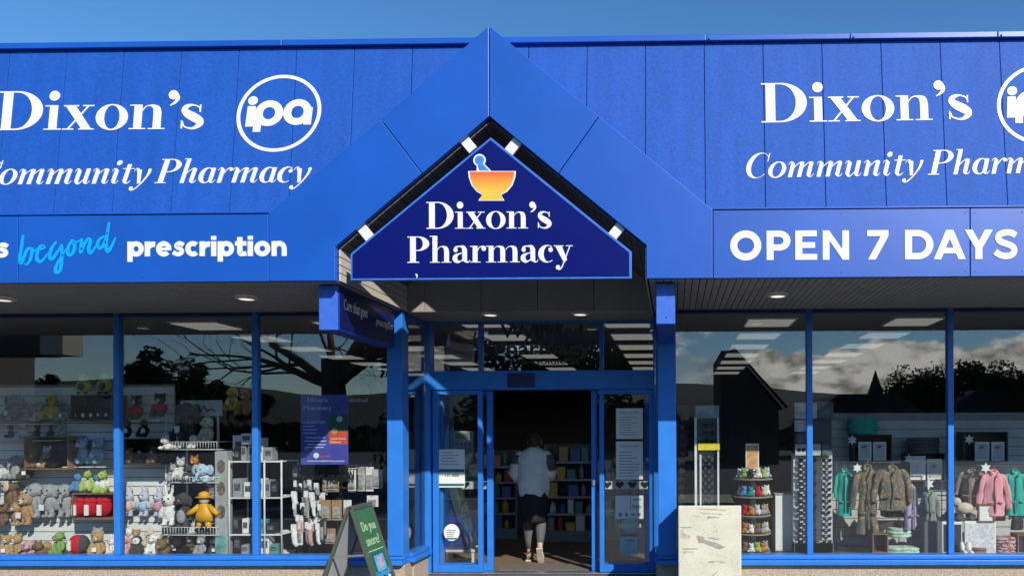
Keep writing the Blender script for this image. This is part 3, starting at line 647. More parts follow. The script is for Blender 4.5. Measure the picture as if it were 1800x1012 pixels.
# exit sign
ex = thing('exit_sign', at(962, 578, 9.0), 'dark hanging exit sign behind the middle transom pane', 'sign')
c = at(962, 571, 9.0)
MB().box(c.x-.19, c.x+.19, 8.98, 9.02, c.z-.06, c.z+.06).build('sign_box', DGREY, ex, .004)
MB().box(c.x-.15, c.x-.14, 8.995, 9.005, c.z+.06, 2.95).box(c.x+.14, c.x+.15, 8.995, 9.005, c.z+.06, 2.95).build('hanger_rod', DGREY, ex)
btext('lettering', 'EXIT', (c.x-.12, 8.979, c.z-.035), XA, ZA, YA, .07, GREY, ex, width=.24)
# A-frame
af = thing('a_frame_sign', (-3.06, 7.2, -.012), 'open green A-frame sign asking about snoring on the footpath', 'sandwich board')
GREEN = pm('sign_green', (.045, .16, .065), .5, .08); OLIVE = pm('frame_olive', (.075, .092, .068), .5); BACKP = pm('corflute_back', (.55, .56, .55), .6, .05)
def panel(top, foot, y0, y1):
    T = Vector((top, 0, .925)); B = Vector((foot, 0, .0)); U = (T-B); ln = U.length; U.normalize(); n_ = Vector((U.z, 0, -U.x))
    if foot < top: n_ = -n_
    fnp = lambda u, v, d: B+Vector((0, y0+u, 0))+U*v+n_*d
    return fnp, ln, y1-y0
for nm, top_, foot in (('front', -3.03, -2.73), ('rear', -3.05, -3.37)):
    fnp, ln, wd_ = panel(top_, foot, 6.86, 7.32)
    def slab(u0, u1, v0, v1, d0, d1, name, mat, par, bev=.003):
        return MB().prism([(u0, v0), (u1, v0), (u1, v1), (u0, v1)], fnp, d0, d1).build(name, mat, par, bev)
    pb = slab(.028, wd_-.028, .12, ln-.03, -.008, .008, 'panel', GREEN if nm == 'front' else BACKP, af, 0)
    for a, b_, c_, d_ in ((0, .03, 0, ln), (wd_-.03, wd_, 0, ln), (.03, wd_-.03, ln-.035, ln), (.03, wd_-.03, .10, .13)):
        slab(a, b_, c_, d_, -.016, .016, 'frame_bar', OLIVE, af)
    if nm == 'front':
        O = fnp(.075, .72, .009); Uy = Vector((0, 1, 0)); Vy = (fnp(0, 1, 0)-fnp(0, 0, 0)); Nf = fnp(0, 0, 1)-fnp(0, 0, 0)
        PALE = pm('pale_green_print', (.45, .62, .40), .6)
        btext('lettering', 'Do you', O, Uy, Vy, Nf, .095, PALE, pb, width=.30)
        btext('lettering', 'snore?', fnp(.075, .575, .009), Uy, Vy, Nf, .095, PALE, pb, width=.30)
        slab(.06, .40, .515, .525, .009, .0105, 'print_rule', PALE, pb, 0)
        slab(.09, .38, .30, .49, .009, .0105, 'print_picture', pm('print_teal', (.02, .10, .16), .5), pb, 0)
        slab(.13, .34, .31, .47, .0106, .0125, 'print_badge', pm('print_sky', (.12, .42, .62), .5, .4, 30), pb, 0)
        slab(.19, .28, .34, .45, .0126, .014, 'print_stripe', pm('print_pink', (.55, .35, .45), .5, .6, 60), pb, 0)
        flat(MB(), [vs([(.08, .30), (.15, .27), (.23, .29), (.31, .27), (.39, .30)], .05)], lambda u, v, d: fnp(u, v, d+.009), .002).build('print_wave', pm('print_blue', (.05, .28, .55), .5), pb)
        slab(.045, .415, .13, .26, .009, .0105, 'print_base', pm('print_navy', (.01, .05, .14), .5), pb, 0)
        for k in range(4): slab(.08, .26-.025*k, .15+.025*k, .158+.025*k, .0107, .012, 'print_line', PALE, pb, 0)
        slab(.31, .37, .15, .25, .0107, .012, 'print_figure', WHITE_PAINT, pb, 0)
MB().box(-3.055, -3.015, 6.86, 7.32, .905, .935).build('hinge', OLIVE, af, .005)
MB().bar((-3.21, 6.87, .46), (-2.865, 6.87, .48), .012, .02).build('spreader', ALU, af)
MB().bar((-3.20, 7.30, .40), (-2.89, 7.30, .42), .012, .02).build('spreader', ALU, af)
# concrete bin surround by the right post
bs = thing('bin_surround', (.345, 7.43, -.012), 'worn cream speckled concrete bin surround in front of the right window', 'bin surround')
CON = bpy.data.materials.new('speckled_cream'); CON.use_nodes = True
n = CON.node_tree.nodes; l = CON.node_tree.links; b = n['Principled BSDF']; b.inputs['Roughness'].default_value = .8
t = n.new('ShaderNodeTexCoord')
def ramp(src, stops):
    r = n.new('ShaderNodeValToRGB'); l.new(src, r.inputs[0]); r.color_ramp.elements[0].position = stops[0][0]; r.color_ramp.elements[0].color = (*stops[0][1], 1)
    r.color_ramp.elements[1].position = stops[1][0]; r.color_ramp.elements[1].color = (*stops[1][1], 1); return r.outputs[0]
def noi(sc, det, vec=None):
    z = n.new('ShaderNodeTexNoise'); z.inputs['Scale'].default_value = sc; z.inputs['Detail'].default_value = det; l.new(vec or t.outputs['Object'], z.inputs[0]); return z.outputs[0]
def mixc(f, a, b_):
    q = n.new('ShaderNodeMix'); q.data_type = 'RGBA'; l.new(f, q.inputs[0])
    for i, v in ((6, a), (7, b_)):
        if isinstance(v, tuple): q.inputs[i].default_value = (*v, 1)
        else: l.new(v, q.inputs[i])
    return q.outputs[2]
base = ramp(noi(4, 5), [(.3, (.60, .58, .44)), (.7, (.72, .70, .56))])
vo = n.new('ShaderNodeTexVoronoi'); vo.inputs['Scale'].default_value = 68; l.new(t.outputs['Object'], vo.inputs[0])
spk = ramp(vo.outputs['Distance'], [(.16, (1, 1, 1)), (.27, (0, 0, 0))])
sel = ramp(noi(35, 2), [(.51, (0, 0, 0)), (.57, (1, 1, 1))])
mu = n.new('ShaderNodeMix'); mu.data_type = 'RGBA'; mu.blend_type = 'MULTIPLY'; mu.inputs[0].default_value = 1; l.new(spk, mu.inputs[6]); l.new(sel, mu.inputs[7])
c1 = mixc(mu.outputs[2], base, (.16, .14, .10))
mp_ = n.new('ShaderNodeMapping'); mp_.inputs['Scale'].default_value = (3.0, 1, 11); mp_.inputs['Rotation'].default_value = (0, R_(8), 0); l.new(t.outputs['Object'], mp_.inputs[0])
scr = ramp(noi(1.4, 6, mp_.outputs[0]), [(.66, (0, 0, 0)), (.69, (.6, .6, .6))])
l.new(mixc(scr, c1, (.22, .19, .14)), b.inputs['Base Color'])
bp = n.new('ShaderNodeBump'); bp.inputs['Strength'].default_value = .4; bp.inputs['Distance'].default_value = .004; l.new(vo.outputs['Distance'], bp.inputs['Height']); l.new(bp.outputs[0], b.inputs['Normal'])
p0 = at(1192, 888, 7.16); p1 = at(1303, 888, 7.16); zt = p0.z
MB().add([(x, y, z) for x in (p0.x, p1.x) for (y, z) in ((7.16, -.012), (7.16, zt), (7.68, zt-.05), (7.68, -.012))], [(0, 1, 2, 3), (7, 6, 5, 4), (0, 4, 5, 1), (1, 5, 6, 2), (2, 6, 7, 3), (3, 7, 4, 0)]).build('concrete_body', CON, bs, .010)
SCF = pm('scuff_grey', (.36, .33, .27), .9, .25, 40); RUST = pm('rust_line', (.46, .36, .24), .8, .3, 30); PALEM = pm('scuff_pale', (.52, .46, .38), .9, .2, 30)
for mt_, pts in ((SCF, [(315, 500), (410, 515), (425, 560), (560, 590), (680, 650), (600, 675), (480, 630), (400, 595), (345, 600)]), (SCF, [(445, 520), (520, 530), (612, 545), (570, 557), (480, 540)]), (SCF, [(130, 660), (340, 664), (335, 674), (150, 680)]), (PALEM, [(145, 690), (230, 696), (300, 715), (200, 718), (150, 740)]),
    (SCF, [(105, 392), (270, 398), (265, 408), (140, 410)]), (PALEM, [(115, 430), (150, 425), (160, 470), (240, 500), (235, 545), (120, 530)]), (SCF, [(450, 258), (600, 272), (598, 282), (490, 284), (450, 302)]), (RUST, [(340, 160), (690, 178), (690, 190), (480, 182), (345, 172)]), (RUST, [(360, 212), (630, 232), (630, 242), (370, 222)]), (SCF, [(500, 1005), (580, 952), (584, 962), (512, 1012)])):
    q = [at(1180+x/7.13, 870+y/7.13, 7.159) for x, y in pts]
    MB().prism([(v.x, v.z) for v in q], lambda u, v, d: Vector((u, 7.1598+d, v)), 0, -.0012).build('scuff_mark', mt_, bs)
# ------------------------------------------------------------------ paper on the glass
def notice(name, x0, y0, x1, y1, Y, mat, label, cat='notice', lines=(), group=None, t=.0015, title=None):
    a = at(x0, y1, Y); b = at(x1, y0, Y)
    o = MB().box(a.x, b.x, Y-t, Y, a.z, b.z).build(name, mat, origin=((a.x+b.x)/2, Y, a.z)); tag(o, label, cat, group)
    W_, H_ = b.x-a.x, b.z-a.z
    if lines:
        g = MB()
        for (u0, u1, v, h, *m_) in lines: g.box(a.x+W_*u0, a.x+W_*u1, Y-t-.0012, Y-t-.0002, b.z-H_*v-H_*h, b.z-H_*v)
        g.build('print_lines', GREYINK, o)
    if title: btext('title', title[0], (a.x+W_*title[1], Y-t-.0004, b.z-H_*title[2]), XA, ZA, YA, H_*title[3], title[5] if len(title) > 5 else INK, o, width=W_*title[4])
    return o
def rows(v0, v1, n_, u0=.12, u1=.9, h=.018):
    rg = random.Random(n_*7+int(v0*100)); return [(u0, u0+(u1-u0)*rg.uniform(.55, 1), v0+(v1-v0)*i/max(1, n_-1), h) for i in range(n_)]
YG = 8.53-.005
notice('paper_notice', 1083, 717, 1130, 771, YG, PAPER, 'upper white printed notice taped to the right entrance glass', lines=rows(.3, .85, 8), title=('Notice to customers', .15, .16, .06, .7))
notice('paper_notice', 1083, 775, 1130, 842, YG, PAPER, 'longer white printed notice just under the upper one', lines=rows(.28, .9, 9), title=('Important information', .15, .14, .05, .7))
o = notice('card_notice', 1082, 870, 1131, 911, YG, PAPER, 'white card with round icons and the word hello', lines=[(.53, .545, .08, .55), (.12, .22, .75, .14), (.34, .44, .75, .14), (.56, .68, .78, .08), (.78, .9, .75, .14), (.62, .92, .15, .05)], title=('Hello', .6, .55, .16, .32))
c = at(1107, 923, YG)
o = MB().prism(el(0, 0, .092, .085, 0, 360, 28)[:-1], lambda u, v, d: Vector((c.x+u, YG+d, c.z+v)), 0, -.0015).build('round_sticker', pm('pale_badge', (.45, .55, .5), .6, .1)); tag(o, 'round pale green badge sticker with a ribbon on right entrance glass', 'sticker')
MB().box(c.x-.13, c.x+.13, YG-.0032, YG-.0017, c.z-.02, c.z+.022).build('ribbon', pm('badge_ribbon', (.6, .6, .45), .6), o)
notice('paper_notice', 1090, 942, 1121, 974, YG, pm('pale_teal_paper', (.45, .58, .58), .8), 'small pale teal notice low on the right entrance glass', lines=rows(.4, .9, 5), title=('Trading', .2, .25, .12, .6))
o = notice('poster', 769, 789, 817, 856, YG, PAPER, 'white and green poster on the left entrance glass', 'poster', lines=rows(.08, .38, 5, .15, .9)+[(.1, .9, .94, .02)], title=('131 888', .25, .72, .07, .5))
a = at(769, 856, YG); b = at(817, 789, YG); H_ = b.z-a.z
for v0, v1 in ((.52, .60), (.90, .965)): MB().box(a.x+.005, b.x-.005, YG-.003, YG-.0016, b.z-H_*v1, b.z-H_*v0).build('green_band', pm('dark_teal_print', (.01, .14, .10), .6), o)
notice('poster', 798, 757, 832, 803, 8.72, pm('grey_poster', (.42, .44, .43), .8), 'grey printed poster behind the left entrance glass', 'poster', lines=[(.08, .92, .08, .2), (.1, .9, .66, .2)]+[(.1+.21*i, .25+.21*i, .45, .1) for i in range(4)])
c = at(794, 935, YG)
o = MB().prism(el(0, 0, .092, .098, 0, 360, 28)[:-1], lambda u, v, d: Vector((c.x+u, YG+d, c.z+v)), 0, -.0015).build('round_sticker', PAPER); tag(o, 'round white printed sticker on the left entrance glass', 'sticker')
g = MB()
for k in range(4): g.box(c.x-.055, c.x+.05-.01*k, YG-.003, YG-.0017, c.z+.02-.022*k, c.z+.028-.022*k)
g.build('print_lines', GREYINK, o); MB().box(c.x-.06, c.x+.06, YG-.003, YG-.0017, c.z-.08, c.z-.062).build('green_band', MATS['dark_teal_print'], o)
# blue crate stack behind the left sidelight
p = at(766, 965, 8.95); q = at(826, 902, 8.95)
o = thing('storage_bin', ((p.x+q.x)/2, 9.1, p.z), 'navy blue storage bin behind the left entrance glass', 'bin')
MB().box(p.x, q.x, 8.95, 9.25, p.z, q.z-.02).build('body', pm('bin_blue', (.012, .03, .20), .45), o, .012)
MB().box(p.x-.01, q.x+.01, 8.94, 9.26, q.z-.02, q.z).build('lid', MATS['bin_blue'], o, .006)
MB().box(p.x+.02, q.x-.02, 8.944, 8.949, p.z+.17, p.z+.19).build('rib', pm('bin_rib', (.006, .012, .1), .5), o)
t_ = thing('side_table', ((p.x+q.x)/2, 9.1, 0), 'pale low table holding the navy storage bin', 'table')
MB().box(p.x-.04, q.x+.06, 8.93, 9.3, p.z-.03, p.z-.002).build('table_top', WHITE_PAINT, t_, .004)
for xx in (p.x-.02, q.x+.02):
    for yy in (8.96, 9.26): MB().box(xx, xx+.03, yy-.015, yy+.015, 0, p.z-.03).build('leg', WHITE_PAINT, t_)
# blue poster inside bay three
YP = 7.86
ps_ = notice('poster', 529, 693, 612, 816, YP, pm('poster_blue', (.06, .075, .36), .6), 'tall blue pharmacy poster with red and green squares on the window', 'poster', t=.003)
LIL = pm('lilac_print', (.55, .55, .72), .6)
def pt(x, y): return at(x, y, YP-.0035)
dx2, w2 = run("Dixon's", SER, .02); ph2, w3 = run('Pharmacy', SER, .02)
NP = (0, -1, 0); PP = (0, YP-.003, 1)
wall_text('name_lettering', dx2, w2, (540, 706), (576, 706), 8, PP, NP, LIL, ps_, .001); wall_text('name_lettering', ph2, w3, (533, 720), (583, 720), 8, PP, NP, LIL, ps_, .001)
btext('heading', 'OUR SERVICES', pt(532, 744), XA, ZA, YA, .028, LIL, ps_, .001, width=.24)
g = MB(); rg = random.Random(3)
for y in (748, 754, 760): q = pt(533, y); g.box(q.x, q.x+rg.uniform(.1, .2), YP-.0045, YP-.0032, q.z-.008, q.z)
for y in (768, 774, 780, 785): q = pt(535+rg.uniform(0, 6), y); g.box(q.x, pt(574-rg.uniform(0, 5), y).x, YP-.0045, YP-.0032, q.z-.010, q.z)
g.build('print_lines', LIL, ps_)
a = pt(578, 728); b = pt(611, 780); m_ = (a.z+b.z)/2-.02
MB().box(a.x, b.x, YP-.005, YP-.0032, m_, a.z).build('green_square', pm('poster_green', (.015, .09, .06), .6), ps_)
MB().box(a.x, b.x, YP-.005, YP-.0032, b.z, m_).build('red_square', pm('poster_red', (.62, .09, .035), .6), ps_)
btext('lettering', 'Local Home', pt(581, 772), XA, ZA, YA, .022, WHITE_LET, ps_, .003, width=.16); btext('lettering', 'Delivery', pt(581, 778), XA, ZA, YA, .022, WHITE_LET, ps_, .003, width=.11)
for (x, y, rr, mt) in ((597, 736, .032, LIL), (588, 757, .032, pm('poster_yellow', (.4, .38, .12), .6)), (556, 800, .03, PAPER)):
    c = pt(x, y); MB().prism(el(0, 0, rr, rr, 0, 360, 20)[:-1], lambda u, v, d: Vector((c.x+u, YP-.005+d, c.z+v)), 0, -.001).build('print_disc', mt, ps_)
btext('script', 'gold', pt(563, 803), XA, ZA, YA, .03, MATS['poster_red'], ps_, .001, width=.1)
btext('web_address', 'www.dixonspharmacy.com.au', pt(540, 811), XA, ZA, YA, .022, WHITE_LET, ps_, .001, width=.4)
q = at(612.5, 706, YP); o = btext('window_lettering', 'dicinal', q, XA, ZA, YA, .045, pm('dim_white_vinyl', (.5, .5, .5), .6), None, .002, width=.2); tag(o, 'pale word on the glass right of the blue poster', 'lettering')
# ------------------------------------------------------------------ the person walking in
PY = 9.35
pr_ = thing('person', (at(938, 985, PY).x, PY, 0), 'person in grey sweatshirt and black skirt walking into the shop', 'person')
px0 = pr_.location.x
def skin(name, verts, edges, radii, mat, parent, root=0, sub=2, fuzz=0):
    me = bpy.data.meshes.new(name); me.from_pydata([tuple(v) for v in verts], edges, []); ob = bpy.data.objects.new(name, me); col.objects.link(ob)
    sk = ob.modifiers.new('s', 'SKIN'); sk.branch_smoothing = .6
    for i, r in enumerate(radii):
        me.skin_vertices[0].data[i].radius = r if hasattr(r, '__len__') else (r, r); me.skin_vertices[0].data[i].use_root = (i == root)
    ob.modifiers.new('u', 'SUBSURF').levels = sub
    bpy.context.view_layer.update()
    m2 = bpy.data.meshes.new_from_object(ob.evaluated_get(bpy.context.evaluated_depsgraph_get()))
    bpy.data.objects.remove(ob); bpy.data.meshes.remove(me)
    m2.materials.clear(); m2.materials.append(mat); m2.polygons.foreach_set('use_smooth', [True]*len(m2.polygons)); m2.name = name
    o = bpy.data.objects.new(name, m2); col.objects.link(o); o.parent = parent; return o
SKIN_ = pm('skin', (.50, .30, .22), .5, .06)
# joints: facing +Y (away), x to the viewer's right
J = [(.0, 0, .90), (.0, .02, 1.12), (.0, .05, 1.32), (0, .06, 1.41), (0, .09, 1.50), (0, .10, 1.58),
     (-.16, .05, 1.34), (-.235, .0, 1.12), (-.19, .17, .98), (-.17, .24, .96),
     (.16, .05, 1.34), (.215, .04, 1.11), (.17, .22, 1.02), (.15, .29, 1.02),
     (-.085, .0, .84), (-.075, .06, .48), (-.055, .02, .10), (-.06, .12, .035),
     (.085, .0, .84), (.095, .02, .50), (.115, -.20, .20), (.12, -.16, .09)]
Ed = [(0, 1), (1, 2), (2, 3), (3, 4), (4, 5), (2, 6), (6, 7), (7, 8), (8, 9), (2, 10), (10, 11), (11, 12), (12, 13), (0, 14), (14, 15), (15, 16), (16, 17), (0, 18), (18, 19), (19, 20), (20, 21)]
Rd = [.14, .125, .14, .05, .085, .07, .055, .042, .03, .032, .055, .042, .03, .032, .085, .055, .036, .035, .085, .055, .038, .035]
for hi, sx_ in ((9, -1), (13, 1)):
    h = Vector(J[hi])
    for k in range(5):
        base_ = h+Vector((sx_*(-.028+.014*k), .02, -.005)) if k else h+Vector((-sx_*.03, .0, .01))
        ln = (.05, .062, .07, .066, .052)[k]; b0 = len(J)
        J += [base_, base_+Vector((0, ln*.55, -.01)), base_+Vector((0, ln*.85, -.035))]; Rd += [.0095, .0085, .007]
        Ed += [(hi, b0), (b0, b0+1), (b0+1, b0+2)]
body = skin('body', [Vector(j) for j in J], Ed, Rd, SKIN_, pr_)
SWEAT = pm('grey_sweatshirt', (.82, .77, .71), .9, .08, 14, .4, 90); PATCH = pm('charcoal_patch', (.10, .095, .09), .9)
sw_ = MB()
sw_.loft([((0, 0, .82), .175, .13, .06), ((0, 0, .86), .19, .14, .07), ((0, .01, .92), .20, .15, .06), ((0, .01, 1.0), .205, .15, .03), ((0, .02, 1.1), .205, .15, .04), ((0, .03, 1.22), .205, .145, .03), ((0, .04, 1.33), .20, .125), ((0, .05, 1.39), .14, .10), ((0, .06, 1.43), .07, .065)], 28, seed=1)
swo = sw_.build('sweatshirt', SWEAT, pr_, origin=(0, 0, 0))
for s_, jj in ((-1, (6, 7, 8)), (1, (10, 11, 12))):
    a, b, c = [Vector(J[i]) for i in jj]
    MB().tube([a+Vector((-s_*.03, 0, .01)), a+Vector((s_*.02, -.01, -.05)), (a+b)/2+Vector((s_*.015, 0, 0)), b+Vector((s_*.01, -.01, 0)), (b+c)/2+Vector((0, 0, -.01)), c], [.07, .078, .074, .078, .068, .042], 14).build('sleeve', SWEAT, swo, origin=(0, 0, 0))
    m0 = a+Vector((s_*.05, -.035, -.10))
    MB().tube([m0+Vector((-.01*s_, 0, .10)), m0+Vector((.005*s_, 0, 0)), m0+Vector((.02*s_, .01, -.10))], [.055, .070, .064], 12).build('sleeve_patch', PATCH, swo, origin=(0, 0, 0))
MB().loft([((0, .0, .88), .17, .13), ((0, 0, .80), .18, .145, .03), ((0, .0, .68), .175, .14, .04), ((.005, -.01, .56), .165, .14, .05), ((.01, -.02, .50), .155, .15, .07)], 26, seed=2).build('skirt', pm('black_cloth', (.008, .008, .009), .8), pr_, origin=(0, 0, 0))
LEG = pm('charcoal_leggings', (.09, .09, .095), .8)
for jj in ((14, 15, 16), (18, 19, 20)):
    a, b, c = [Vector(J[i]) for i in jj]
    MB().tube([a, (a+b)/2, b, b+(c-b)*.35+Vector((0, -.015, 0)), b+(c-b)*.7, c+(b-c)*.14], [.095, .085, .066, .066, .05, .044], 14).build('legging', LEG, pr_, origin=(0, 0, 0))
SHOE = pm('patterned_shoe', (.34, .28, .2), .7, .3, 40, c2=(.05, .045, .04), thr=(.42, .55)); SOLE = pm('pale_sole', (.6, .52, .42), .8, .3, 50)
def shoe(c, pitch):
    rot = Matrix.Rotation(pitch, 3, 'X'); g = MB(); P = lambda x, y, z: Vector(c)+rot @ Vector((x, y, z))
    g.ell(P(0, .09, .045), (.045, .10, .042), 0, rot=rot); g.ell(P(0, -.015, .06), (.038, .055, .055), 0, rot=rot)
    o = g.build('shoe', SHOE, pr_, origin=(0, 0, 0))
    s2 = MB(); ol = [(-.035, -.07), (.035, -.07), (.042, 0), (.047, .09), (.03, .18), (0, .195), (-.03, .18), (-.045, .09), (-.038, 0)]
    s2.prism(ol, lambda u, v, d: P(u, v, d), 0, .022); s2.build('sole', SOLE, o, .005, origin=(0, 0, 0))
shoe((-.055, -.01, .002), 0); shoe((.115, -.22, .13), R_(-58))
hr = MB().ell((0, .085, 1.535), (.088, .098, .085)).ell((0, .05, 1.50), (.08, .07, .07)).ell((0, .02, 1.56), (.04, .04, .04))
hr.build('hair', pm('dark_brown_hair', (.03, .02, .014), .6, .3, 40, .5, 120), pr_, origin=(0, 0, 0))
# face on the far side
fc = MB().ell((0, .165, 1.49), (.013, .02, .022)).build('nose', SKIN_, pr_, origin=(0, 0, 0))
for s_ in (-1, 1):
    MB().ell((s_*.032, .168, 1.515), (.012, .008, .008)).build('eye', PAPER, pr_, origin=(0, 0, 0)); MB().ell((s_*.088, .09, 1.50), (.01, .02, .03)).build('ear', SKIN_, pr_, origin=(0, 0, 0))
MB().ell((0, .165, 1.455), (.022, .008, .006)).build('mouth', pm('lips', (.4, .15, .13), .5), pr_, origin=(0, 0, 0))
pr_.scale = (1.0, 1.0, 1.0)
# mat inside the door
mt_ = MB().box(X8(872), X8(1036), 8.66, 9.05, .0, .014).build('door_mat', pm('ribbed_mat', (.16, .14, .12), .9, .5, 60, .6, 150), bevel=.004); tag(mt_, 'ribbed grey brown entrance mat inside the sliding doors', 'mat')
# ================================================================== window displays
def plat(x0, x1, y1, label):
    o = thing('display_plinth', ((x0+x1)/2, (7.9+y1)/2, 0), label, 'plinth')
    MB().box(x0, x1, 7.905, y1, .245, .28).build('top_board', DGREY, o); MB().box(x0, x1, 7.92, y1-.02, 0, .244).build('front_board', DGREY, o)
plat(XL+.1, -2.9, 8.62, 'low dark display platform in the left windows'); plat(.0, XR-.1, 8.75, 'low dark display platform in the right windows')
def slatwall(x0, x1, z0, z1, Y, mat, label, pitch=.105, shelves=()):
    o = thing('slatwall', ((x0+x1)/2, Y+.03, z0), label, 'display wall')
    MB().box(x0, x1, Y+.022, Y+.04, z0, z1).build('backing', GREY, o)
    g = MB(); n = int((z1-z0)/pitch)
    for i in range(n): g.box(x0, x1, Y, Y+.02, z0+i*pitch+.005, z0+(i+1)*pitch-.005)
    g.build('slats', mat, o)
    for (a, b, z, dp) in shelves: MB().box(a, b, Y-dp, Y-.001, z-.012, z).build('shelf', mat, o, .003)
    return o
YS = 8.49
def zy(y, Y): return at(900, y, Y).z
swx = at(305, 800, YS).x
slatwall(XL+.2, swx, .28, zy(672, YS), YS, SLAT, 'white slatted display wall behind the plush toys', shelves=[(at(-200, 700, 8.55).x, at(118, 700, 8.55).x, zy(741, 8.5), .16), (at(-60, 800, 8.5).x, at(128, 800, 8.5).x, zy(770, 8.5), .16), (at(-300, 800, 8.5).x, at(50, 800, 8.5).x, zy(841, 8.5), .18), (at(130, 800, 8.5).x, at(204, 800, 8.5).x, zy(816, 8.5), .16), (at(217, 800, 8.5).x, at(300, 800, 8.5).x, zy(736, 8.5), .16)])
slatwall(at(1462, 800, 8.78).x, XR-.3, .28, zy(728, 8.78), 8.78, pm('grey_slatwall', (.52, .51, .49), .6, .06), 'pale grey slatted wall behind the hanging coats')
# ---- plush toys -----------------------------------------------------------------
def fur(name, c, c2=None): return pm('fur_'+name, c, .95, .16, 25, .5, 140, c2=c2, spec=.15)
FURS = {k: fur(k, v) for k, v in dict(grey=(.33, .34, .35), pale=(.62, .62, .60), white=(.78, .76, .70), brown=(.20, .125, .07), tan=(.42, .25, .12), honey=(.45, .29, .13), yellow=(.62, .48, .12),
    blue=(.10, .25, .48), ice=(.42, .55, .66), green=(.22, .38, .09), lime=(.36, .50, .12), red=(.50, .015, .025), black=(.015, .015, .017), dark=(.07, .065, .065), cream=(.62, .54, .40), pink=(.62, .34, .36), orange=(.50, .19, .04), avocado=(.40, .42, .10), seed=(.12, .07, .03), teal=(.02, .30, .28), mauve=(.33, .25, .42)).items()}
FURS['pastel'] = fur('pastel', (.70, .45, .62), (.35, .60, .70)); FURS['rainbow'] = fur('rainbow', (.72, .62, .25), (.62, .30, .55))
REM = {}
def furmesh(key, blobs, vox=.03, fuzz=.014):
    """one closed surface grown over a set of ellipsoids, slightly shaggy"""
    if key in REM: return REM[key]
    g = MB()
    for b in blobs: g.ell(b[0], b[1], rot=(Matrix.Rotation(b[2][1], 3, b[2][0]) if len(b) > 2 else None))
    me = bpy.data.meshes.new(key); me.from_pydata([tuple(v) for v in g.v], [], g.f); ob = bpy.data.objects.new(key, me); col.objects.link(ob)
    b = bmesh.new(); b.from_mesh(me); bmesh.ops.remove_doubles(b, verts=b.verts, dist=1e-5); bmesh.ops.recalc_face_normals(b, faces=b.faces); b.to_mesh(me); b.free()
    md = ob.modifiers.new('r', 'REMESH'); md.mode = 'VOXEL'; md.voxel_size = vox; md.use_smooth_shade = True
    sm = ob.modifiers.new('s', 'SMOOTH'); sm.iterations = 3
    bpy.context.view_layer.update()
    m2 = bpy.data.meshes.new_from_object(ob.evaluated_get(bpy.context.evaluated_depsgraph_get())); bpy.data.objects.remove(ob); bpy.data.meshes.remove(me)
    for v in m2.vertices: v.co += v.normal*fuzz*(noise.noise(v.co*22)*1.4+noise.noise(v.co*55))
    m2.name = key; REM[key] = m2; return m2
SIT = [((0, 0, .28), (.20, .18, .26)), ((-.22, -.07, .38), (.075, .09, .16), ('Y', .45)), ((.22, -.07, .38), (.075, .09, .16), ('Y', -.45)), ((-.27, -.13, .24), (.075, .075, .08)), ((.27, -.13, .24), (.075, .075, .08)),
       ((-.14, -.18, .10), (.095, .18, .10)), ((.14, -.18, .10), (.095, .18, .10)), ((-.17, -.33, .12), (.10, .075, .12)), ((.17, -.33, .12), (.10, .075, .12))]
HANG = [((0, 0, .36), (.17, .15, .25)), ((-.20, -.03, .36), (.065, .07, .20), ('Y', .35)), ((.20, -.03, .36), (.065, .07, .20), ('Y', -.35)), ((-.10, -.03, .12), (.075, .08, .17)), ((.10, -.03, .12), (.075, .08, .17)), ((-.11, -.08, .03), (.075, .11, .055)), ((.11, -.08, .03), (.075, .11, .055))]
LIE = [((0, .05, .16), (.22, .30, .16)), ((-.2, -.22, .08), (.08, .16, .08)), ((.2, -.22, .08), (.08, .16, .08)), ((-.24, .2, .08), (.09, .13, .08)), ((.24, .2, .08), (.09, .13, .08))]
HEADS = {'bear': [((0, -.03, .70), (.22, .20, .20)), ((-.17, 0, .87), (.075, .05, .075)), ((.17, 0, .87), (.075, .05, .075)), ((0, -.19, .65), (.10, .09, .08))],
 'elephant': [((0, -.03, .70), (.20, .19, .19)), ((-.28, .02, .70), (.17, .04, .18)), ((.28, .02, .70), (.17, .04, .18)), ((0, -.21, .62), (.06, .07, .11)), ((0, -.27, .50), (.045, .045, .10)), ((.03, -.30, .40), (.04, .05, .05))],
 'bunny': [((0, -.03, .66), (.19, .18, .18)), ((-.09, .02, .94), (.055, .04, .18), ('Y', -.15)), ((.09, .02, .94), (.055, .04, .18), ('Y', .15)), ((0, -.17, .62), (.09, .07, .07))],
 'dog': [((0, -.03, .70), (.20, .19, .19)), ((-.22, -.02, .66), (.06, .06, .16)), ((.22, -.02, .66), (.06, .06, .16)), ((0, -.22, .65), (.11, .11, .08))],
 'cat': [((0, -.03, .70), (.21, .18, .18)), ((-.14, 0, .88), (.065, .04, .085)), ((.14, 0, .88), (.065, .04, .085)), ((0, -.18, .66), (.08, .06, .06))],
 'sloth': [((0, -.03, .68), (.22, .18, .20)), ((0, -.14, .66), (.16, .08, .14))],
 'round': [((0, -.03, .68), (.20, .18, .20)), ((0, -.2, .66), (.06, .07, .035))],
 'dino': [((0, -.06, .70), (.17, .20, .17)), ((0, -.20, .66), (.13, .13, .10)), ((0, .10, .84), (.035, .07, .08)), ((0, .17, .62), (.035, .07, .08)), ((0, .2, .4), (.035, .07, .08))]}
MUZ = {'bear': (.10, .06, .08), 'sloth': (.17, .05, .15), 'dog': (.10, .06, .07), 'round': None, 'bunny': (.07, .05, .05), 'cat': (.08, .05, .05), 'elephant': None, 'dino': None}
EYE_M = pm('bead_eye', (.01, .01, .01), .15)
PROTO = {}
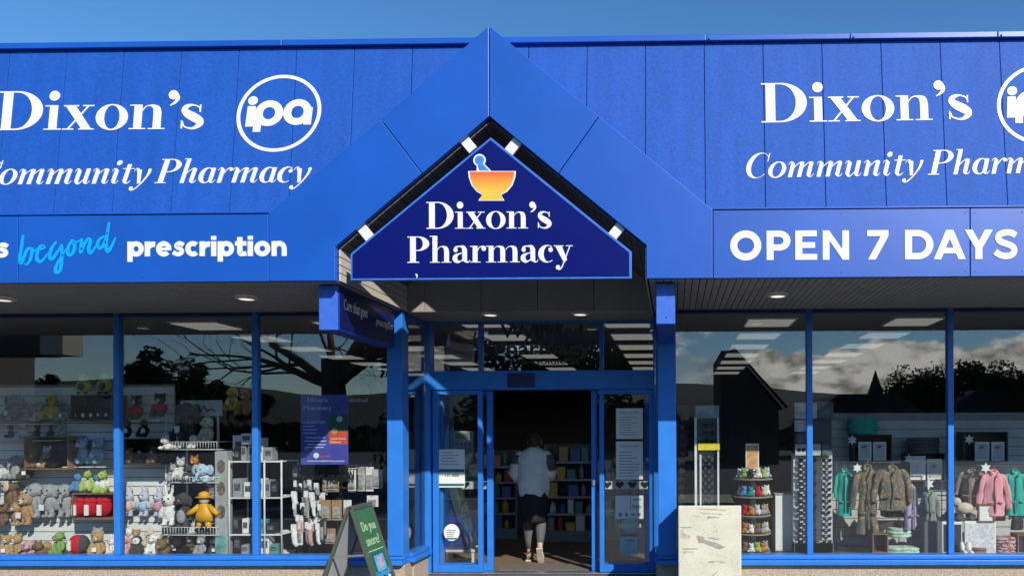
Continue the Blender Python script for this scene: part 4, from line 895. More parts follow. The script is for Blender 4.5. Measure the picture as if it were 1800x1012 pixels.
def plush_proto(kind, pose, furk, muz, extra, name):
    key = (kind, pose, furk, muz, extra)
    o = bpy.data.objects.new(name, None); col.objects.link(o); o.empty_display_size = .05
    lay = pose == 'lie'; hz = -.30 if lay else 0; hy = -.16 if lay else 0
    def prt(nm, me, mat, par, dz=0, dy=0):
        mk = (me.name, mat.name)
        if mk not in REM: m2 = me.copy(); m2.materials.clear(); m2.materials.append(mat); REM[mk] = m2
        q = bpy.data.objects.new(nm, REM[mk]); col.objects.link(q); q.parent = par; q.location = (0, dy, dz); return q
    prt('body', furmesh('body_'+pose, {'sit': SIT, 'hang': HANG, 'lie': LIE}[pose]), FURS[furk], o)
    hd = prt('head', furmesh('head_'+kind, HEADS[kind]), FURS[furk], o, hz, hy)
    mzr = MUZ[kind]; fz = {'elephant': -.20, 'sloth': -.18, 'dino': -.26}.get(kind, -.21)
    if mzr:
        if 'muzmesh_'+kind not in REM:
            q = MB().ell((0, -.225 if kind != 'sloth' else -.19, .65), mzr); me = bpy.data.meshes.new('muzzle'); me.from_pydata([tuple(v) for v in q.v], [], q.f); me.polygons.foreach_set('use_smooth', [True]*len(me.polygons)); me.name = 'muz_'+kind; REM['muzmesh_'+kind] = me
        prt('muzzle', REM['muzmesh_'+kind], FURS[muz], hd)
    for nm, s_ in (('eye', -1), ('eye', 1), ('nose', 0)):
        k2 = 'bead%d%s' % (s_, kind)
        if k2 not in REM:
            q = MB().ell((s_*.085, fz-(.0 if s_ else .07), .73 if s_ else .665), (.026, .02, .026) if s_ else (.036, .025, .026), nu=8, nv=6); me = bpy.data.meshes.new(k2); me.from_pydata([tuple(v) for v in q.v], [], q.f); me.materials.append(EYE_M); me.polygons.foreach_set('use_smooth', [True]*len(me.polygons)); REM[k2] = me
        q = bpy.data.objects.new(nm, REM[k2]); col.objects.link(q); q.parent = hd
    if extra:
        what, fk = extra
        if what == 'jumper': prt('jumper', furmesh('jumper', [((0, 0, .33), (.23, .21, .20)), ((-.23, -.07, .38), (.095, .11, .15), ('Y', .45)), ((.23, -.07, .38), (.095, .11, .15), ('Y', -.45))], fuzz=.004), FURS[fk], o)
        if what == 'belly': prt('belly', furmesh('belly', [((0, -.12, .28), (.14, .09, .19))]), FURS[fk], o)
        if what == 'tag':
            if 'tagm' not in REM:
                q = MB().box(-.08, .08, -.30, -.292, .20, .36); me = bpy.data.meshes.new('swing_tag'); me.from_pydata([tuple(v) for v in q.v], [], q.f); me.materials.append(PAPER); REM['tagm'] = me
            q = bpy.data.objects.new('swing_tag', REM['tagm']); col.objects.link(q); q.parent = o
    return o
def plush(kind, pose, furk, x, yb, h, Y, label, muz='cream', extra=None, rz=0., name='plush_toy', group='plush toys in the left windows', wide=.88):
    key = (kind, pose, furk, muz, extra); hu = {'lie': .62, 'bunny': 1.1}.get('lie' if pose == 'lie' else kind, .95); s_ = h/SC(Y)/hu
    Y = min(Y, 8.39) if x < 305 and yb < 935 else Y
    p = at(x, yb, Y)
    if key in PROTO: o = dup(PROTO[key])
    else: o = PROTO[key] = plush_proto(kind, pose, furk, muz, extra, name)
    o.location = p; o.rotation_euler = (0, 0, rz); o.scale = (s_*wide, s_*wide, s_)
    return tag(o, label, 'plush toy', group)
# bay one
PL = [
 ('elephant', 'sit', 'grey', 24, 741, 52, 8.42, 'grey floppy plush on the upper left shelf of the slatted wall', 'pale'), ('bunny', 'sit', 'grey', 48, 744, 40, 8.40, 'small grey plush slumped beside the upper left one', 'pale'),
 ('round', 'sit', 'yellow', 92, 738, 48, 8.42, 'faint yellow chick plush on the upper shelf', 'orange'),
 ('cat', 'sit', 'dark', 20, 769, 24, 8.38, 'small dark grey plush on the second shelf, leftmost', 'grey'), ('bear', 'sit', 'dark', 66, 769, 24, 8.38, 'small dark plush at the middle of the second shelf', 'grey'), ('dog', 'sit', 'grey', 112, 769, 28, 8.38, 'small grey dog plush at the right end of the second shelf', 'pale'),
 ('elephant', 'sit', 'grey', 28, 842, 46, 8.36, 'grey mouse-eared plush on the left shelf', 'pale'), ('bear', 'sit', 'pale', 4, 841, 36, 8.36, 'pale plush beside the grey one on the left shelf', 'white'),
 ('sloth', 'hang', 'brown', 22, 898, 66, 8.40, 'brown long-armed sloth plush with a pale face', 'cream', ('tag', 'white')), ('bear', 'hang', 'tan', 47, 921, 60, 8.34, 'tan bear plush hanging just below the sloth', 'cream'), ('bear', 'hang', 'honey', 30, 922, 42, 8.30, 'smaller honey bear plush tucked under the sloth', 'cream'),
 ('elephant', 'hang', 'grey', 64, 908, 64, 8.47, 'left grey elephant plush of the three in a row', 'pale'), ('elephant', 'hang', 'grey', 88, 908, 62, 8.47, 'middle grey elephant plush of the three in a row', 'pale'), ('elephant', 'hang', 'grey', 115, 908, 62, 8.47, 'right grey elephant plush of the three in a row', 'pale'),
 ('bear', 'sit', 'ice', 146, 815, 50, 8.40, 'pale blue plush bear left of its twin on the wall', 'white'), ('bear', 'sit', 'ice', 174, 815, 50, 8.40, 'pale blue plush bear right of its twin, by the mullion', 'white'),
 ('round', 'sit', 'blue', 137, 863, 34, 8.46, 'blue turtle plush behind the lime ones on the crate', 'ice'), ('dino', 'sit', 'lime', 155, 863, 40, 8.32, 'left lime turtle plush sitting on the wooden crate', 'cream', ('belly', 'cream')), ('dino', 'sit', 'lime', 182, 867, 44, 8.32, 'right lime turtle plush with white shirt on the crate', 'cream', ('jumper', 'white')), ('round', 'sit', 'blue', 171, 863, 32, 8.50, 'blue turtle plush between the two lime ones', 'ice'),
 ('bear', 'sit', 'honey', 11, 977, 40, 8.02, 'honey teddy bear at the left end of the bottom row', 'cream', ('tag', 'white')), ('bear', 'sit', 'honey', 32, 977, 42, 8.08, 'honey teddy bear second in the bottom row', 'cream', ('tag', 'white')),
 ('dog', 'lie', 'pink', 56, 976, 30, 8.10, 'pink plush lying in the bottom row', 'cream'), ('cat', 'lie', 'brown', 74, 976, 28, 8.02, 'dark brown plush lying in the bottom row', 'dark'), ('dog', 'lie', 'tan', 90, 976, 28, 8.16, 'tan plush lying behind the dark brown one', 'cream'),
 ('dino', 'sit', 'green', 107, 974, 44, 8.03, 'green dinosaur plush in the bottom row', 'lime'), ('bear', 'sit', 'grey', 172, 970, 46, 8.22, 'grey plush ring behind the large teddy', 'pale'), ('bear', 'sit', 'honey', 172, 977, 46, 8.02, 'large honey teddy bear at the right of the bottom row', 'cream', ('tag', 'white')), ('bunny', 'sit', 'white', 197, 973, 36, 8.10, 'white plush beside the mullion in the bottom row', 'white'),
 # bay two
 ('bear', 'sit', 'dark', 240, 737, 44, 8.40, 'left monkey plush in a red jumper on the upper shelf', 'cream', ('jumper', 'red')), ('bear', 'sit', 'dark', 282, 733, 44, 8.40, 'right monkey plush in a red jumper on the upper shelf', 'cream', ('jumper', 'red')),
 ('round', 'sit', 'black', 224, 769, 36, 8.30, 'left penguin plush on top of the dark box', 'orange', ('belly', 'white')), ('round', 'sit', 'black', 254, 768, 34, 8.30, 'right penguin plush on top of the dark box', 'orange', ('belly', 'white')),
 ('elephant', 'sit', 'dark', 330, 776, 74, 8.22, 'large charcoal elephant plush on the wire rack', 'grey'), ('dog', 'sit', 'cream', 366, 778, 50, 8.18, 'cream dog plush at the right of the top wire basket', 'white'), ('cat', 'lie', 'white', 296, 790, 26, 8.02, 'white plush paws hanging over the top wire basket', 'white'),
 ('bunny', 'hang', 'pastel', 226, 906, 56, 8.46, 'left pastel unicorn plush on the slatted wall', 'white', ('jumper', 'rainbow')), ('bunny', 'hang', 'pastel', 254, 906, 56, 8.46, 'middle pastel unicorn plush on the slatted wall', 'white', ('jumper', 'ice')), ('bunny', 'hang', 'pastel', 280, 906, 54, 8.45, 'right pastel unicorn plush beside the wire rack', 'white', ('jumper', 'pink')),
 ('cat', 'sit', 'pale', 318, 842, 40, 8.16, 'pale grey cat plush in the middle wire basket', 'white'), ('cat', 'lie', 'orange', 346, 826, 26, 8.14, 'orange lion plush lying on the middle basket', 'cream'), ('elephant', 'lie', 'ice', 362, 848, 36, 8.06, 'pale blue plush flopped over the middle basket', 'white'), ('dog', 'sit', 'dark', 332, 848, 34, 8.05, 'charcoal plush in front of the middle basket', 'grey'),
 ('bunny', 'hang', 'white', 297, 922, 72, 8.06, 'long white rabbit plush hanging left of the dog', 'white'), ('dog', 'hang', 'dark', 324, 926, 66, 8.04, 'charcoal and white dog plush hanging in the rack', 'white', ('belly', 'grey')),
 ('bear', 'sit', 'grey', 372, 878, 40, 8.2, 'grey plush behind the yellow doll', 'pale'),
 ('dog', 'sit', 'pink', 222, 975, 38, 8.06, 'pink plush at the left of the second bay floor', 'white'), ('sloth', 'sit', 'dark', 242, 975, 38, 8.02, 'dark sloth plush on the second bay floor', 'white'), ('dog', 'sit', 'white', 270, 975, 40, 8.04, 'white puppy plush on the second bay floor', 'cream'), ('bear', 'lie', 'brown', 290, 975, 30, 8.06, 'brown plush lying beside the white puppy', 'tan'), ('bear', 'sit', 'tan', 240, 958, 30, 8.25, 'tan plush behind the floor row in the second bay', 'cream'),
 ('cat', 'lie', 'black', 318, 975, 32, 8.04, 'black and grey plush lying under the wire rack', 'grey'), ('bear', 'sit', 'grey', 354, 975, 36, 8.02, 'grey monkey plush with a pale face under the rack', 'white'), ('cat', 'sit', 'black', 362, 930, 24, 8.0, 'small black plush at the lower basket edge', 'white'),
 ('dog', 'sit', 'yellow', 410, 722, 46, 8.5, 'faint yellow plush high behind the grey column', 'cream'), ('bear', 'sit', 'tan', 432, 730, 50, 8.5, 'faint tan plush high by the second mullion', 'cream')]
PL += [(k, 'sit', f, x, yb, h, Y, lb, 'cream') for (k, f, x, yb, h, Y, lb) in (
 ('bear', 'cream', 70, 741, 36, 8.44, 'small cream bear plush on the upper shelf beside the chick'), ('dog', 'grey', 112, 740, 34, 8.44, 'small grey plush at the right end of the upper shelf'), ('bear', 'pale', 42, 769, 26, 8.42, 'small pale plush on the second shelf'), ('bunny', 'dark', 90, 769, 26, 8.42, 'small dark bunny plush on the second shelf'), ('dog', 'dark', 48, 842, 40, 8.44, 'dark grey dog plush at the end of the left shelf'), ('bear', 'brown', 6, 925, 44, 8.36, 'brown bear plush at the left edge below the sloth'),
 ('cat', 'pale', 316, 788, 28, 8.08, 'pale plush head in the top wire basket'), ('dog', 'white', 340, 788, 26, 8.05, 'white plush head in the top wire basket'), ('bear', 'grey', 306, 846, 34, 8.22, 'grey bear plush at the left of the middle basket'), ('bear', 'brown', 336, 972, 34, 8.2, 'brown plush at the back under the wire rack'), ('dog', 'dark', 378, 974, 32, 8.06, 'dark plush beside the grey column foot'), ('bear', 'dark', 306, 938, 26, 8.1, 'dark plush lying in the lowest wire basket'), ('bunny', 'pale', 340, 938, 26, 8.1, 'pale bunny plush in the lowest wire basket'), ('cat', 'white', 226, 960, 34, 8.3, 'white cat plush at the back of the second bay floor'), ('dog', 'cream', 264, 960, 34, 8.3, 'cream dog plush at the back of the second bay floor'), ('bear', 'honey', 292, 958, 34, 8.3, 'honey bear plush at the back beside the wire rack'))]
for q_, t_ in enumerate(PL):
    t_ = tuple(t_)+((('cream',) if len(t_) < 9 else ()))
    if len(t_) < 10 and q_ % 3 == 0: t_ = t_+(('tag', 'white'),)
    plush(*t_, rz=random.uniform(-.35, .35))
# avocado plushes
def avocado(x, yb, h, Y, label):
    s_ = h/SC(Y); p = at(x, yb, Y); o = thing('plush_avocado', p, label, 'plush toy', 'avocado plush pair')
    q = MB(); q.ell(p+Vector((0, 0, s_*.36)), (s_*.42, s_*.2, s_*.36), nu=16, nv=12); q.ell(p+Vector((0, 0, s_*.70)), (s_*.24, s_*.16, s_*.30)); q.build('body', FURS['avocado'], o)
    MB().ell(p+Vector((0, -s_*.16, s_*.33)), (s_*.2, s_*.09, s_*.2)).build('stone', FURS['seed'], o)
    for d in (-1, 1): MB().ell(p+Vector((d*s_*.2, -s_*.12, -s_*.01)), (s_*.06, s_*.12, s_*.06)).build('leg', FURS['seed'], o)
avocado(147, 690, 33, 8.34, 'left avocado plush on top of the dark box'); avocado(184, 690, 35, 8.34, 'right avocado plush on top of the dark box')
# yellow-coated doll
p = at(359, 930, 8.0); s_ = 68/SC(8.0); o = thing('doll', p, 'doll in a yellow raincoat and hat hanging in the rack', 'doll')
YEL = pm('yellow_oilskin', (.72, .36, .008), .5, .1); V3 = lambda x, y, z: p+Vector((x, y, z))*s_
MB().loft([(V3(0, 0, .22), s_*.24, s_*.13), (V3(0, 0, .40), s_*.21, s_*.13), (V3(0, 0, .62), s_*.15, s_*.10), (V3(0, 0, .68), s_*.08, s_*.07)], 16).build('coat', YEL, o)
for d in (-1, 1):
    MB().tube([V3(d*.12, 0, .62), V3(d*.28, -.03, .48), V3(d*.40, -.05, .40)], [s_*.07, s_*.07, s_*.06]).build('sleeve', YEL, o)
    MB().tube([V3(d*.10, 0, .24), V3(d*.13, -.02, .04)], [s_*.08, s_*.075]).build('leg', YEL, o); MB().ell(V3(d*.14, -.05, .0), (s_*.07, s_*.11, s_*.05)).build('boot', FURS['black'], o)
MB().ell(V3(0, 0, .78), (s_*.13, s_*.12, s_*.13)).build('head', FURS['cream'], o)
MB().ell(V3(0, 0, .90), (s_*.14, s_*.13, s_*.10)).loft([(V3(0, 0, .845), s_*.23, s_*.22), (V3(0, 0, .87), s_*.15, s_*.14)], 16).build('hat', YEL, o)
# boxes on the slatted wall
def crate(x0, y0, x1, y1, Y, dp, label, mat=WOOD, inner=None, name='wall_box', group=None, th=.014):
    a = at(x0, y1, Y); b = at(x1, y0, Y); o = thing(name, ((a.x+b.x)/2, Y+dp/2, a.z), label, 'box', group)
    MB().box(a.x, b.x, Y, Y+dp, a.z, a.z+th).build('base', mat, o); MB().box(a.x, b.x, Y, Y+dp, b.z-th, b.z).build('top', mat, o)
    for xx in (a.x, b.x-th): MB().box(xx, xx+th, Y+.001, Y+dp-.001, a.z+th, b.z-th).build('side', mat, o)
    MB().box(a.x+th, b.x-th, Y+dp-.012, Y+dp-.002, a.z+th, b.z-th).build('back', inner or mat, o)
    return a, b
crate(124, 693, 197, 739, 8.25, .235, 'dark wooden box under the avocado plushes', WOODD, BLACK)
for i in range(5):
    x = 133+14*i; plush('round', 'sit', 'black', x, 737, 24, 8.32, 'tiny penguin plush inside the dark box, place %s from left' % ['first', 'second', 'third', 'fourth', 'fifth'][i], 'orange', ('belly', 'white'), random.uniform(-.4, .4))
crate(42, 766, 120, 825, 8.24, .245, 'brown wooden box on the slatted wall with dark toys inside', WOOD, WOODD)
for i, (f, k, x, h) in enumerate((('brown', 'bear', 60, 32), ('black', 'dog', 98, 40), ('tan', 'dog', 78, 26), ('pale', 'cat', 84, 40))):
    plush(k, 'sit', f, x, 822, h, 8.32+.05*(i == 3), '%s plush inside the brown wooden box' % ['brown', 'black', 'tan', 'pale'][i], 'cream')
a, b = crate(126, 866, 201, 912, 8.23, .25, 'wooden crate holding three red plush hearts', WOOD, WOODD)
for i in range(3):
    c = at(139+22*i, 890, 8.32); o = thing('plush_heart', c-Vector((0, 0, .11)), 'red plush heart with white label in the crate, %s' % ['left', 'middle', 'right'][i], 'plush toy', 'red plush hearts')
    MB().ell(c, (.085, .07, .11)).ell(c+Vector((-.03, 0, .07)), (.05, .06, .05)).ell(c+Vector((.03, 0, .07)), (.05, .06, .05)).build('body', FURS['red'], o)
    MB().box(c.x-.02, c.x+.025, c.y-.085, c.y-.07, c.z-.09, c.z+.03).build('label_tag', PAPER, o)
p = at(136, 973, 8.02); o = thing('plush_watermelon', p, 'round red and dark plush fruit in the bottom row', 'plush toy'); MB().ell(p+Vector((0, 0, .105)), (.085, .08, .11)).build('body', FURS['red'], o); MB().ell(p+Vector((.03, .02, .105)), (.075, .085, .105)).build('rind', FURS['dark'], o); MB().box(p.x-.035, p.x-.01, p.y-.087, p.y-.075, p.z+.05, p.z+.16).build('label_tag', PAPER, o)
crate(214, 770, 285, 816, 8.22, .26, 'dark open box under the penguin plushes', WOODD, BLACK)
for i in range(3): plush('bear', 'sit', ('brown', 'black', 'brown')[i], 228+21*i, 814, 30, 8.30, '%s plush inside the dark open box' % ['left brown', 'black', 'right brown'][i], 'cream')
# wire rack for the soft toys
WIRE = pm('white_wire', (.75, .75, .73), .4); DWIRE = pm('black_wire', (.02, .02, .02), .4)
rk = thing('wire_rack', (at(332, 900, 8.15).x, 8.15, .28), 'white wire basket rack full of soft toys in the second bay', 'rack')
def basket(x0, x1, yb, yt, Y0, Y1):
    a = at(x0, yb, Y0); b = at(x1, yt, Y0); g = MB(); r = .004
    for z in (a.z, b.z):
        g.tube([(a.x, Y0, z), (b.x, Y0, z)], r, 5); g.tube([(a.x, Y0, z), (a.x, Y1, z)], r, 5); g.tube([(b.x, Y0, z), (b.x, Y1, z)], r, 5); g.tube([(a.x, Y1, z), (b.x, Y1, z)], r, 5)
    n = int((b.x-a.x)/.03)
    for i in range(n+1): x = a.x+(b.x-a.x)*i/n; g.tube([(x, Y1, a.z), (x, Y0, a.z), (x, Y0, b.z)], .0025, 4)
    g.build('basket', WIRE, rk)
basket(289, 381, 790, 776, 7.98, 8.30); basket(298, 384, 848, 838, 7.98, 8.30); basket(284, 380, 940, 926, 7.96, 8.30)
for x in (292, 384): q = at(x, 800, 8.31); MB().tube([(q.x, 8.31, .28), (q.x, 8.31, zy(735, 8.31))], .011, 6).build('upright', WIRE, rk)
q0 = at(300, 900, 8.33); q1 = at(384, 900, 8.33); g = MB()
for i in range(9): x = q0.x+(q1.x-q0.x)*i/8; g.tube([(x, 8.33, .30), (x, 8.33, zy(790, 8.33))], .003, 4)
for i in range(16): z = .32+i*.07; g.tube([(q0.x, 8.334, z), (q1.x, 8.334, z)], .003, 4)
g.build('grid_panel', DWIRE, rk)
MB().box(q0.x, q1.x, 8.36, 8.37, .30, zy(788, 8.36)).build('back_panel', BLACK, rk)
a = at(318, 731, 8.30); b = at(391, 703, 8.30); o = thing('header_board', (a.x/2+b.x/2, 8.30, a.z), 'pale handwritten header board above the toy rack', 'sign'); MB().box(a.x, b.x, 8.295, 8.305, a.z, b.z).build('board', pm('pale_board', (.50, .54, .50), .7), o)
MB().box(a.x+.05, a.x+.07, 8.306, 8.32, .28, a.z+.05).box(b.x-.07, b.x-.05, 8.306, 8.32, .28, a.z+.05).build('support', WIRE, o)
flat(MB(), [vs([(.05, .09), (.09, .05), (.12, .12), (.15, .05), (.19, .08), (.23, .05), (.27, .11), (.30, .05), (.35, .08), (.40, .05)], .012)], lambda u, v, d: Vector((a.x+u, 8.295-d, a.z+v)), .002).build('squiggle', INK, o)
# grey column with oval portraits
a = at(378, 972, 8.0); b = at(399, 792, 8.0); o = thing('display_column', (a.x/2+b.x/2, 8.05, .28), 'slim grey column with four oval portraits beside the toy rack', 'display stand')
MB().box(a.x, b.x, 8.0, 8.1, .28, b.z).build('body', pm('column_grey', (.36, .37, .37), .6), o, .004)
for i, y in enumerate((819, 858, 899)):
    c = at(388.5, y, 7.997); MB().prism(el(0, 0, .045, .075, 0, 360, 22)[:-1], lambda u, v, d: Vector((c.x+u, 7.999+d, c.z+v)), 0, -.003).build('portrait', pm('portrait_print', (.30, .22, .18), .6, .8, 35, c2=(.02, .02, .025)), o)
c = at(388.5, 953, 8); MB().box(c.x-.055, c.x+.055, 7.996, 7.999, c.z-.12, c.z+.08).build('print_panel', pm('teal_print', (.16, .36, .34), .6, .5, 12), o)
# white wire shelving with packs
sh = thing('shelving_rack', (at(450, 900, 8.2).x, 8.2, .28), 'white wire shelving with packed products across the second mullion', 'rack')
xa, xb, Y0, Y1 = at(403, 900, 8.0).x, at(495, 900, 8.0).x, 8.0, 8.35
for x in (xa, xb, (xa+xb)/2+.1):
    for y in (Y0, Y1): MB().tube([(x, y, .28), (x, y, zy(807, 8.0))], .010, 6).build('upright', WIRE, sh)
lv = [zy(808, 8), zy(872, 8), zy(937, 8), .30]
for z in lv:
    g = MB().box(xa, xb, Y0-.01, Y0+.005, z-.016, z); g.box(xa, xb, Y1-.005, Y1+.01, z-.016, z)
    for i in range(14): g.box(xa, xb, Y0+.015+i*.024, Y0+.022+i*.024, z-.012, z-.006)
    g.build('shelf', WIRE, sh)
BOXM = [pm('pack_white', (.75, .75, .73), .5, .05), pm('pack_grey', (.30, .31, .33), .5, .1), pm('pack_black', (.02, .02, .022), .4), pm('pack_teal', (.10, .30, .30), .5), pm('pack_tan', (.45, .33, .2), .6), pm('pack_blue', (.08, .18, .45), .5), pm('pack_red', (.5, .06, .06), .5), pm('pack_yellow', (.6, .45, .08), .5)]
PRN = pm('pack_print', (.12, .13, .15), .5, .9, 30)
def packbox(x, y, z, w_, d, h, mt, label, group='packs on the white wire shelving', cat='box'):
    o = MB().box(x, x+w_, y, y+d, z+.001, z+h).build('product_box', [mt], bevel=.003); tag(o, label, cat, group)
    MB().box(x+w_*.15, x+w_*.85, y-.002, y-.0005, z+h*.35, z+h*.75).build('print_panel', PRN, o); return o
names = ['top', 'second', 'third', 'bottom']; cn = ['white', 'grey', 'black', 'teal', 'tan', 'blue', 'red', 'yellow']; rg = random.Random(4)
for li, z in enumerate(lv):
    x = xa+.03; k = 0
    while x < xb-.09:
        w_ = rg.uniform(.055, .10); h = rg.uniform(.10, .22) if li else rg.uniform(.12, .26); mi = rg.choice((0, 0, 1, 2, 0, 3) if li < 2 else (2, 2, 1, 0, 3, 1))
        packbox(x, Y0+rg.uniform(.01, .05), z, w_, .12, h, BOXM[mi], '%s pack on the %s wire shelf, place %d from left' % (cn[mi], names[li], k+1)); x += w_+rg.uniform(.008, .03); k += 1
b0 = at(410, 806, 8.15); packbox(b0.x, 8.14, lv[0], .17, .15, .28, BOXM[0], 'tall white carton standing at the back of the top wire shelf'); packbox(at(425, 806, 8.02).x, 8.012, lv[0]+.18, .11, .09, .12, BOXM[0], 'small white carton stacked high on the top wire shelf')
# ---- hosiery and cards stand in bay three -----------------------------------------
st = thing('hook_stand', (at(595, 900, 8.2).x, 8.25, .28), 'black wire hook stand hung with socks and cards in the third bay', 'rack')
xa, xb = at(512, 900, 8.2).x, at(662, 900, 8.2).x
for x in (xa+.12, xb-.1): MB().tube([(x, 8.28, .28), (x, 8.28, zy(812, 8.28))], .011, 6).build('upright', DWIRE, st)
MB().box(xa, xb, 8.30, 8.31, .30, zy(815, 8.3)).build('back_panel', BLACK, st)
a = at(515, 857, 8.02); b = at(629, 818, 8.02); g = MB()
for P in ([(a.x, a.z), (b.x, a.z)], [(a.x, b.z), (b.x, b.z)], [(a.x, a.z), (a.x, b.z)], [(b.x, a.z), (b.x, b.z)], [(a.x+.06, a.z), (a.x+.06, b.z)]): g.tube([(q[0], 8.02, q[1]) for q in P], .005, 5)
for x in (a.x, b.x): g.tube([(x, 8.02, b.z), (x, 8.28, b.z)], .005, 5)
g.build('header_frame', DWIRE, st)
btext('header_lettering', 'NATURAL FASHION', at(524, 842, 8.015), XA+ZA*.0, ZA, YA, .10, BLACK, st, .006, width=at(622, 842, 8.015).x-at(524, 842, 8.015).x, bold=.03)
def hangcard(x, y0, y1, w_, Y, mat, label, cat, name, shape='card'):
    c = at(x, y1, Y); t_ = at(x, y0, Y).z; ww = w_/SC(Y)/2; h = t_-c.z; o = thing(name, (c.x, Y, c.z), label, cat, 'packets hung on the hook stand')
    MB().tube([(c.x, Y+.03, t_+.02), (c.x, Y-.03, t_+.015)], .003, 5).build('hook', DWIRE, o)
    if shape == 'card':
        MB().box(c.x-ww, c.x+ww, Y-.006, Y+.006, c.z, t_+.012).build('card', mat, o, .003); MB().box(c.x-ww*.7, c.x+ww*.7, Y-.02, Y-.0065, c.z+h*.12, c.z+h*.72).build('contents', pm('dull_print', (.35, .33, .3), .7, .5, 25), o, .006)
    else:
        MB().tube([(c.x, Y, t_), (c.x, Y-.012, t_-h*.45), (c.x+ww*.2, Y-.014, c.z+h*.22), (c.x+ww*.9, Y-.02, c.z+.01)], [ww*.6, ww*.8, ww*.75, ww*.5], 10).build('sock', mat, o)
        MB().box(c.x-ww*.7, c.x+ww*.7, Y-.03, Y-.022, t_-.06, t_+.01).build('band', PAPER, o)
KR = pm('kraft_card', (.36, .22, .11), .7, .1); SK = [pm('sock_white', (.74, .72, .68), .9, .1), pm('sock_grey', (.28, .28, .29), .9, .15), pm('sock_print', (.66, .62, .55), .9, .5, 30, c2=(.2, .19, .2)), pm('sock_pink', (.50, .27, .24), .9, .5, 40), pm('sock_black', (.03, .03, .035), .9)]
hc = [(573, 880, 914, 17, 8.05, KR, 'left tan kraft packet on the middle hooks'), (592, 880, 914, 18, 8.05, KR, 'right tan kraft packet on the middle hooks'), (581, 930, 955, 18, 8.06, KR, 'tan kraft packet on the lowest hooks'), (611, 880, 920, 14, 8.06, SK[0], 'white packet beside the kraft packets'),
      (619, 824, 864, 14, 8.08, SK[0], 'white packet on the upper hooks, left'), (634, 822, 863, 15, 8.08, SK[2], 'patterned pale packet on the upper hooks, middle'), (650, 822, 863, 14, 8.08, SK[0], 'white packet on the upper hooks, right'), (664, 826, 858, 17, 8.06, pm('lilac_card', (.5, .45, .5), .7), 'lilac grey packet at the right end of the upper hooks'),
      (585, 840, 864, 22, 8.1, KR, 'small brown packet just under the black header'), (655, 872, 890, 20, 8.05, SK[0], 'crumpled white packet near the corner post'), (641, 892, 920, 16, 8.08, SK[2], 'patterned packet below the crumpled white one'), (521, 818, 838, 14, 8.1, SK[1], 'grey packet at the left end of the top hooks')]
for x, y0, y1, w_, Y, mt, lb in hc: hangcard(x, y0, y1, w_, Y, mt, lb, 'packet', 'hanging_packet')
rg = random.Random(8); k = 0
for y0, y1 in ((846, 868), (866, 892), (884, 910), (908, 940), (918, 958)):
    for x in range(522, 572, 9):
        mi = rg.choice((1, 4, 2, 1, 4, 0)) if y0 < 900 else rg.choice((3, 1, 4, 3, 0)); rowi = {846: 'first', 866: 'second', 884: 'third', 908: 'fourth', 918: 'lowest'}[y0]
        hangcard(x+rg.uniform(-4, 4), y0+rg.uniform(-4, 4), y1+rg.uniform(-6, 6), rg.uniform(7, 13), 8.10-.02*k % .1, SK[mi], '%s %s in the %s row of the hook stand, place %d from left' % (['white', 'grey', 'patterned', 'pink', 'black'][mi], 'packet' if k % 9 in (2, 5, 7) else 'sock', rowi, (x-522)//9+1), 'packet' if k % 9 in (2, 5, 7) else 'sock', 'hanging_packet' if k % 9 in (2, 5, 7) else 'hanging_sock', 'card' if k % 9 in (2, 5, 7) else 'sock'); k += 1
# ---- right windows ------------------------------------------------------------------
SG1 = pm('sunglass_frame', (.012, .012, .013), .25, spec=.5); LENS = pm('sunglass_lens', (.015, .015, .018), .2, spec=.35)
TORT = pm('tortoise_frame', (.20, .08, .02), .3, .7, 60)
def glasses_mesh(nm, fm):
    g = MB()
    for s_ in (-1, 1):
        o = [(s_*.008, .012), (s_*.062, .020), (s_*.068, .010), (s_*.060, -.022), (s_*.040, -.030), (s_*.018, -.024)]
        if s_ < 0: o = o[::-1]
        g.prism(o, lambda u, v, d: Vector((u, d, v)), 0, .006, 0)
        i_ = [(x*.86+s_*.005, y*.78-.001) for x, y in o]; g.prism(i_, lambda u, v, d: Vector((u, d, v)), -.002, .001, 1)
        g.bar((s_*.067, .002, .014), (s_*.062, .13, .006), .005, .009, 0)
    g.box(-.012, .012, 0, .006, .006, .013, 0)
    o = g.build(nm, [fm, LENS], origin=(0, 0, 0)); return o
GP = None
def place_glasses(x, y, Y, label, fm, group, rz=0, s_=1.):
    global GP
    if GP is None: GP = {}
    p = at(x, y, Y)
    if fm.name in GP: o = dup(GP[fm.name])
    else: o = GP[fm.name] = glasses_mesh('sunglasses', fm)
    o.location = p; o.rotation_euler = (0, 0, rz); o.scale = (s_, s_, s_); tag(o, label, 'sunglasses', group)
STW = pm('stand_white', (.72, .72, .70), .4); MIR = pm('mirror_strip', (.30, .31, .32), .12, metal=.9)
# slim stand with a yellow strip
Y = 8.05; a = at(1221, 975, Y); b = at(1264, 712, Y); o = thing('sunglasses_stand', (a.x/2+b.x/2, Y+.1, .28), 'slim white sunglasses stand with a yellow strip by the right post', 'display stand')
MB().box(a.x, b.x, Y+.06, Y+.18, .28, b.z).build('column', pm('stand_dark', (.07, .07, .075), .4), o)
for x0, x1 in ((1221, 1225), (1261, 1264)): MB().box(at(x0, 800, Y).x, at(x1, 800, Y).x, Y, Y+.058, .28, zy(735, Y)).build('side_strip', STW, o)
MB().box(at(1230, 800, Y).x, at(1233, 800, Y).x, Y+.02, Y+.058, .28, zy(800, Y)).build('side_strip', STW, o)
q = at(1227, 791, Y-.02); q2 = at(1265, 779, Y-.02); MB().box(q.x, q2.x, Y-.02, Y+.05, q.z, q2.z).build('yellow_strip', pm('yellow_plastic', (.75, .62, .03), .5), o, .003)
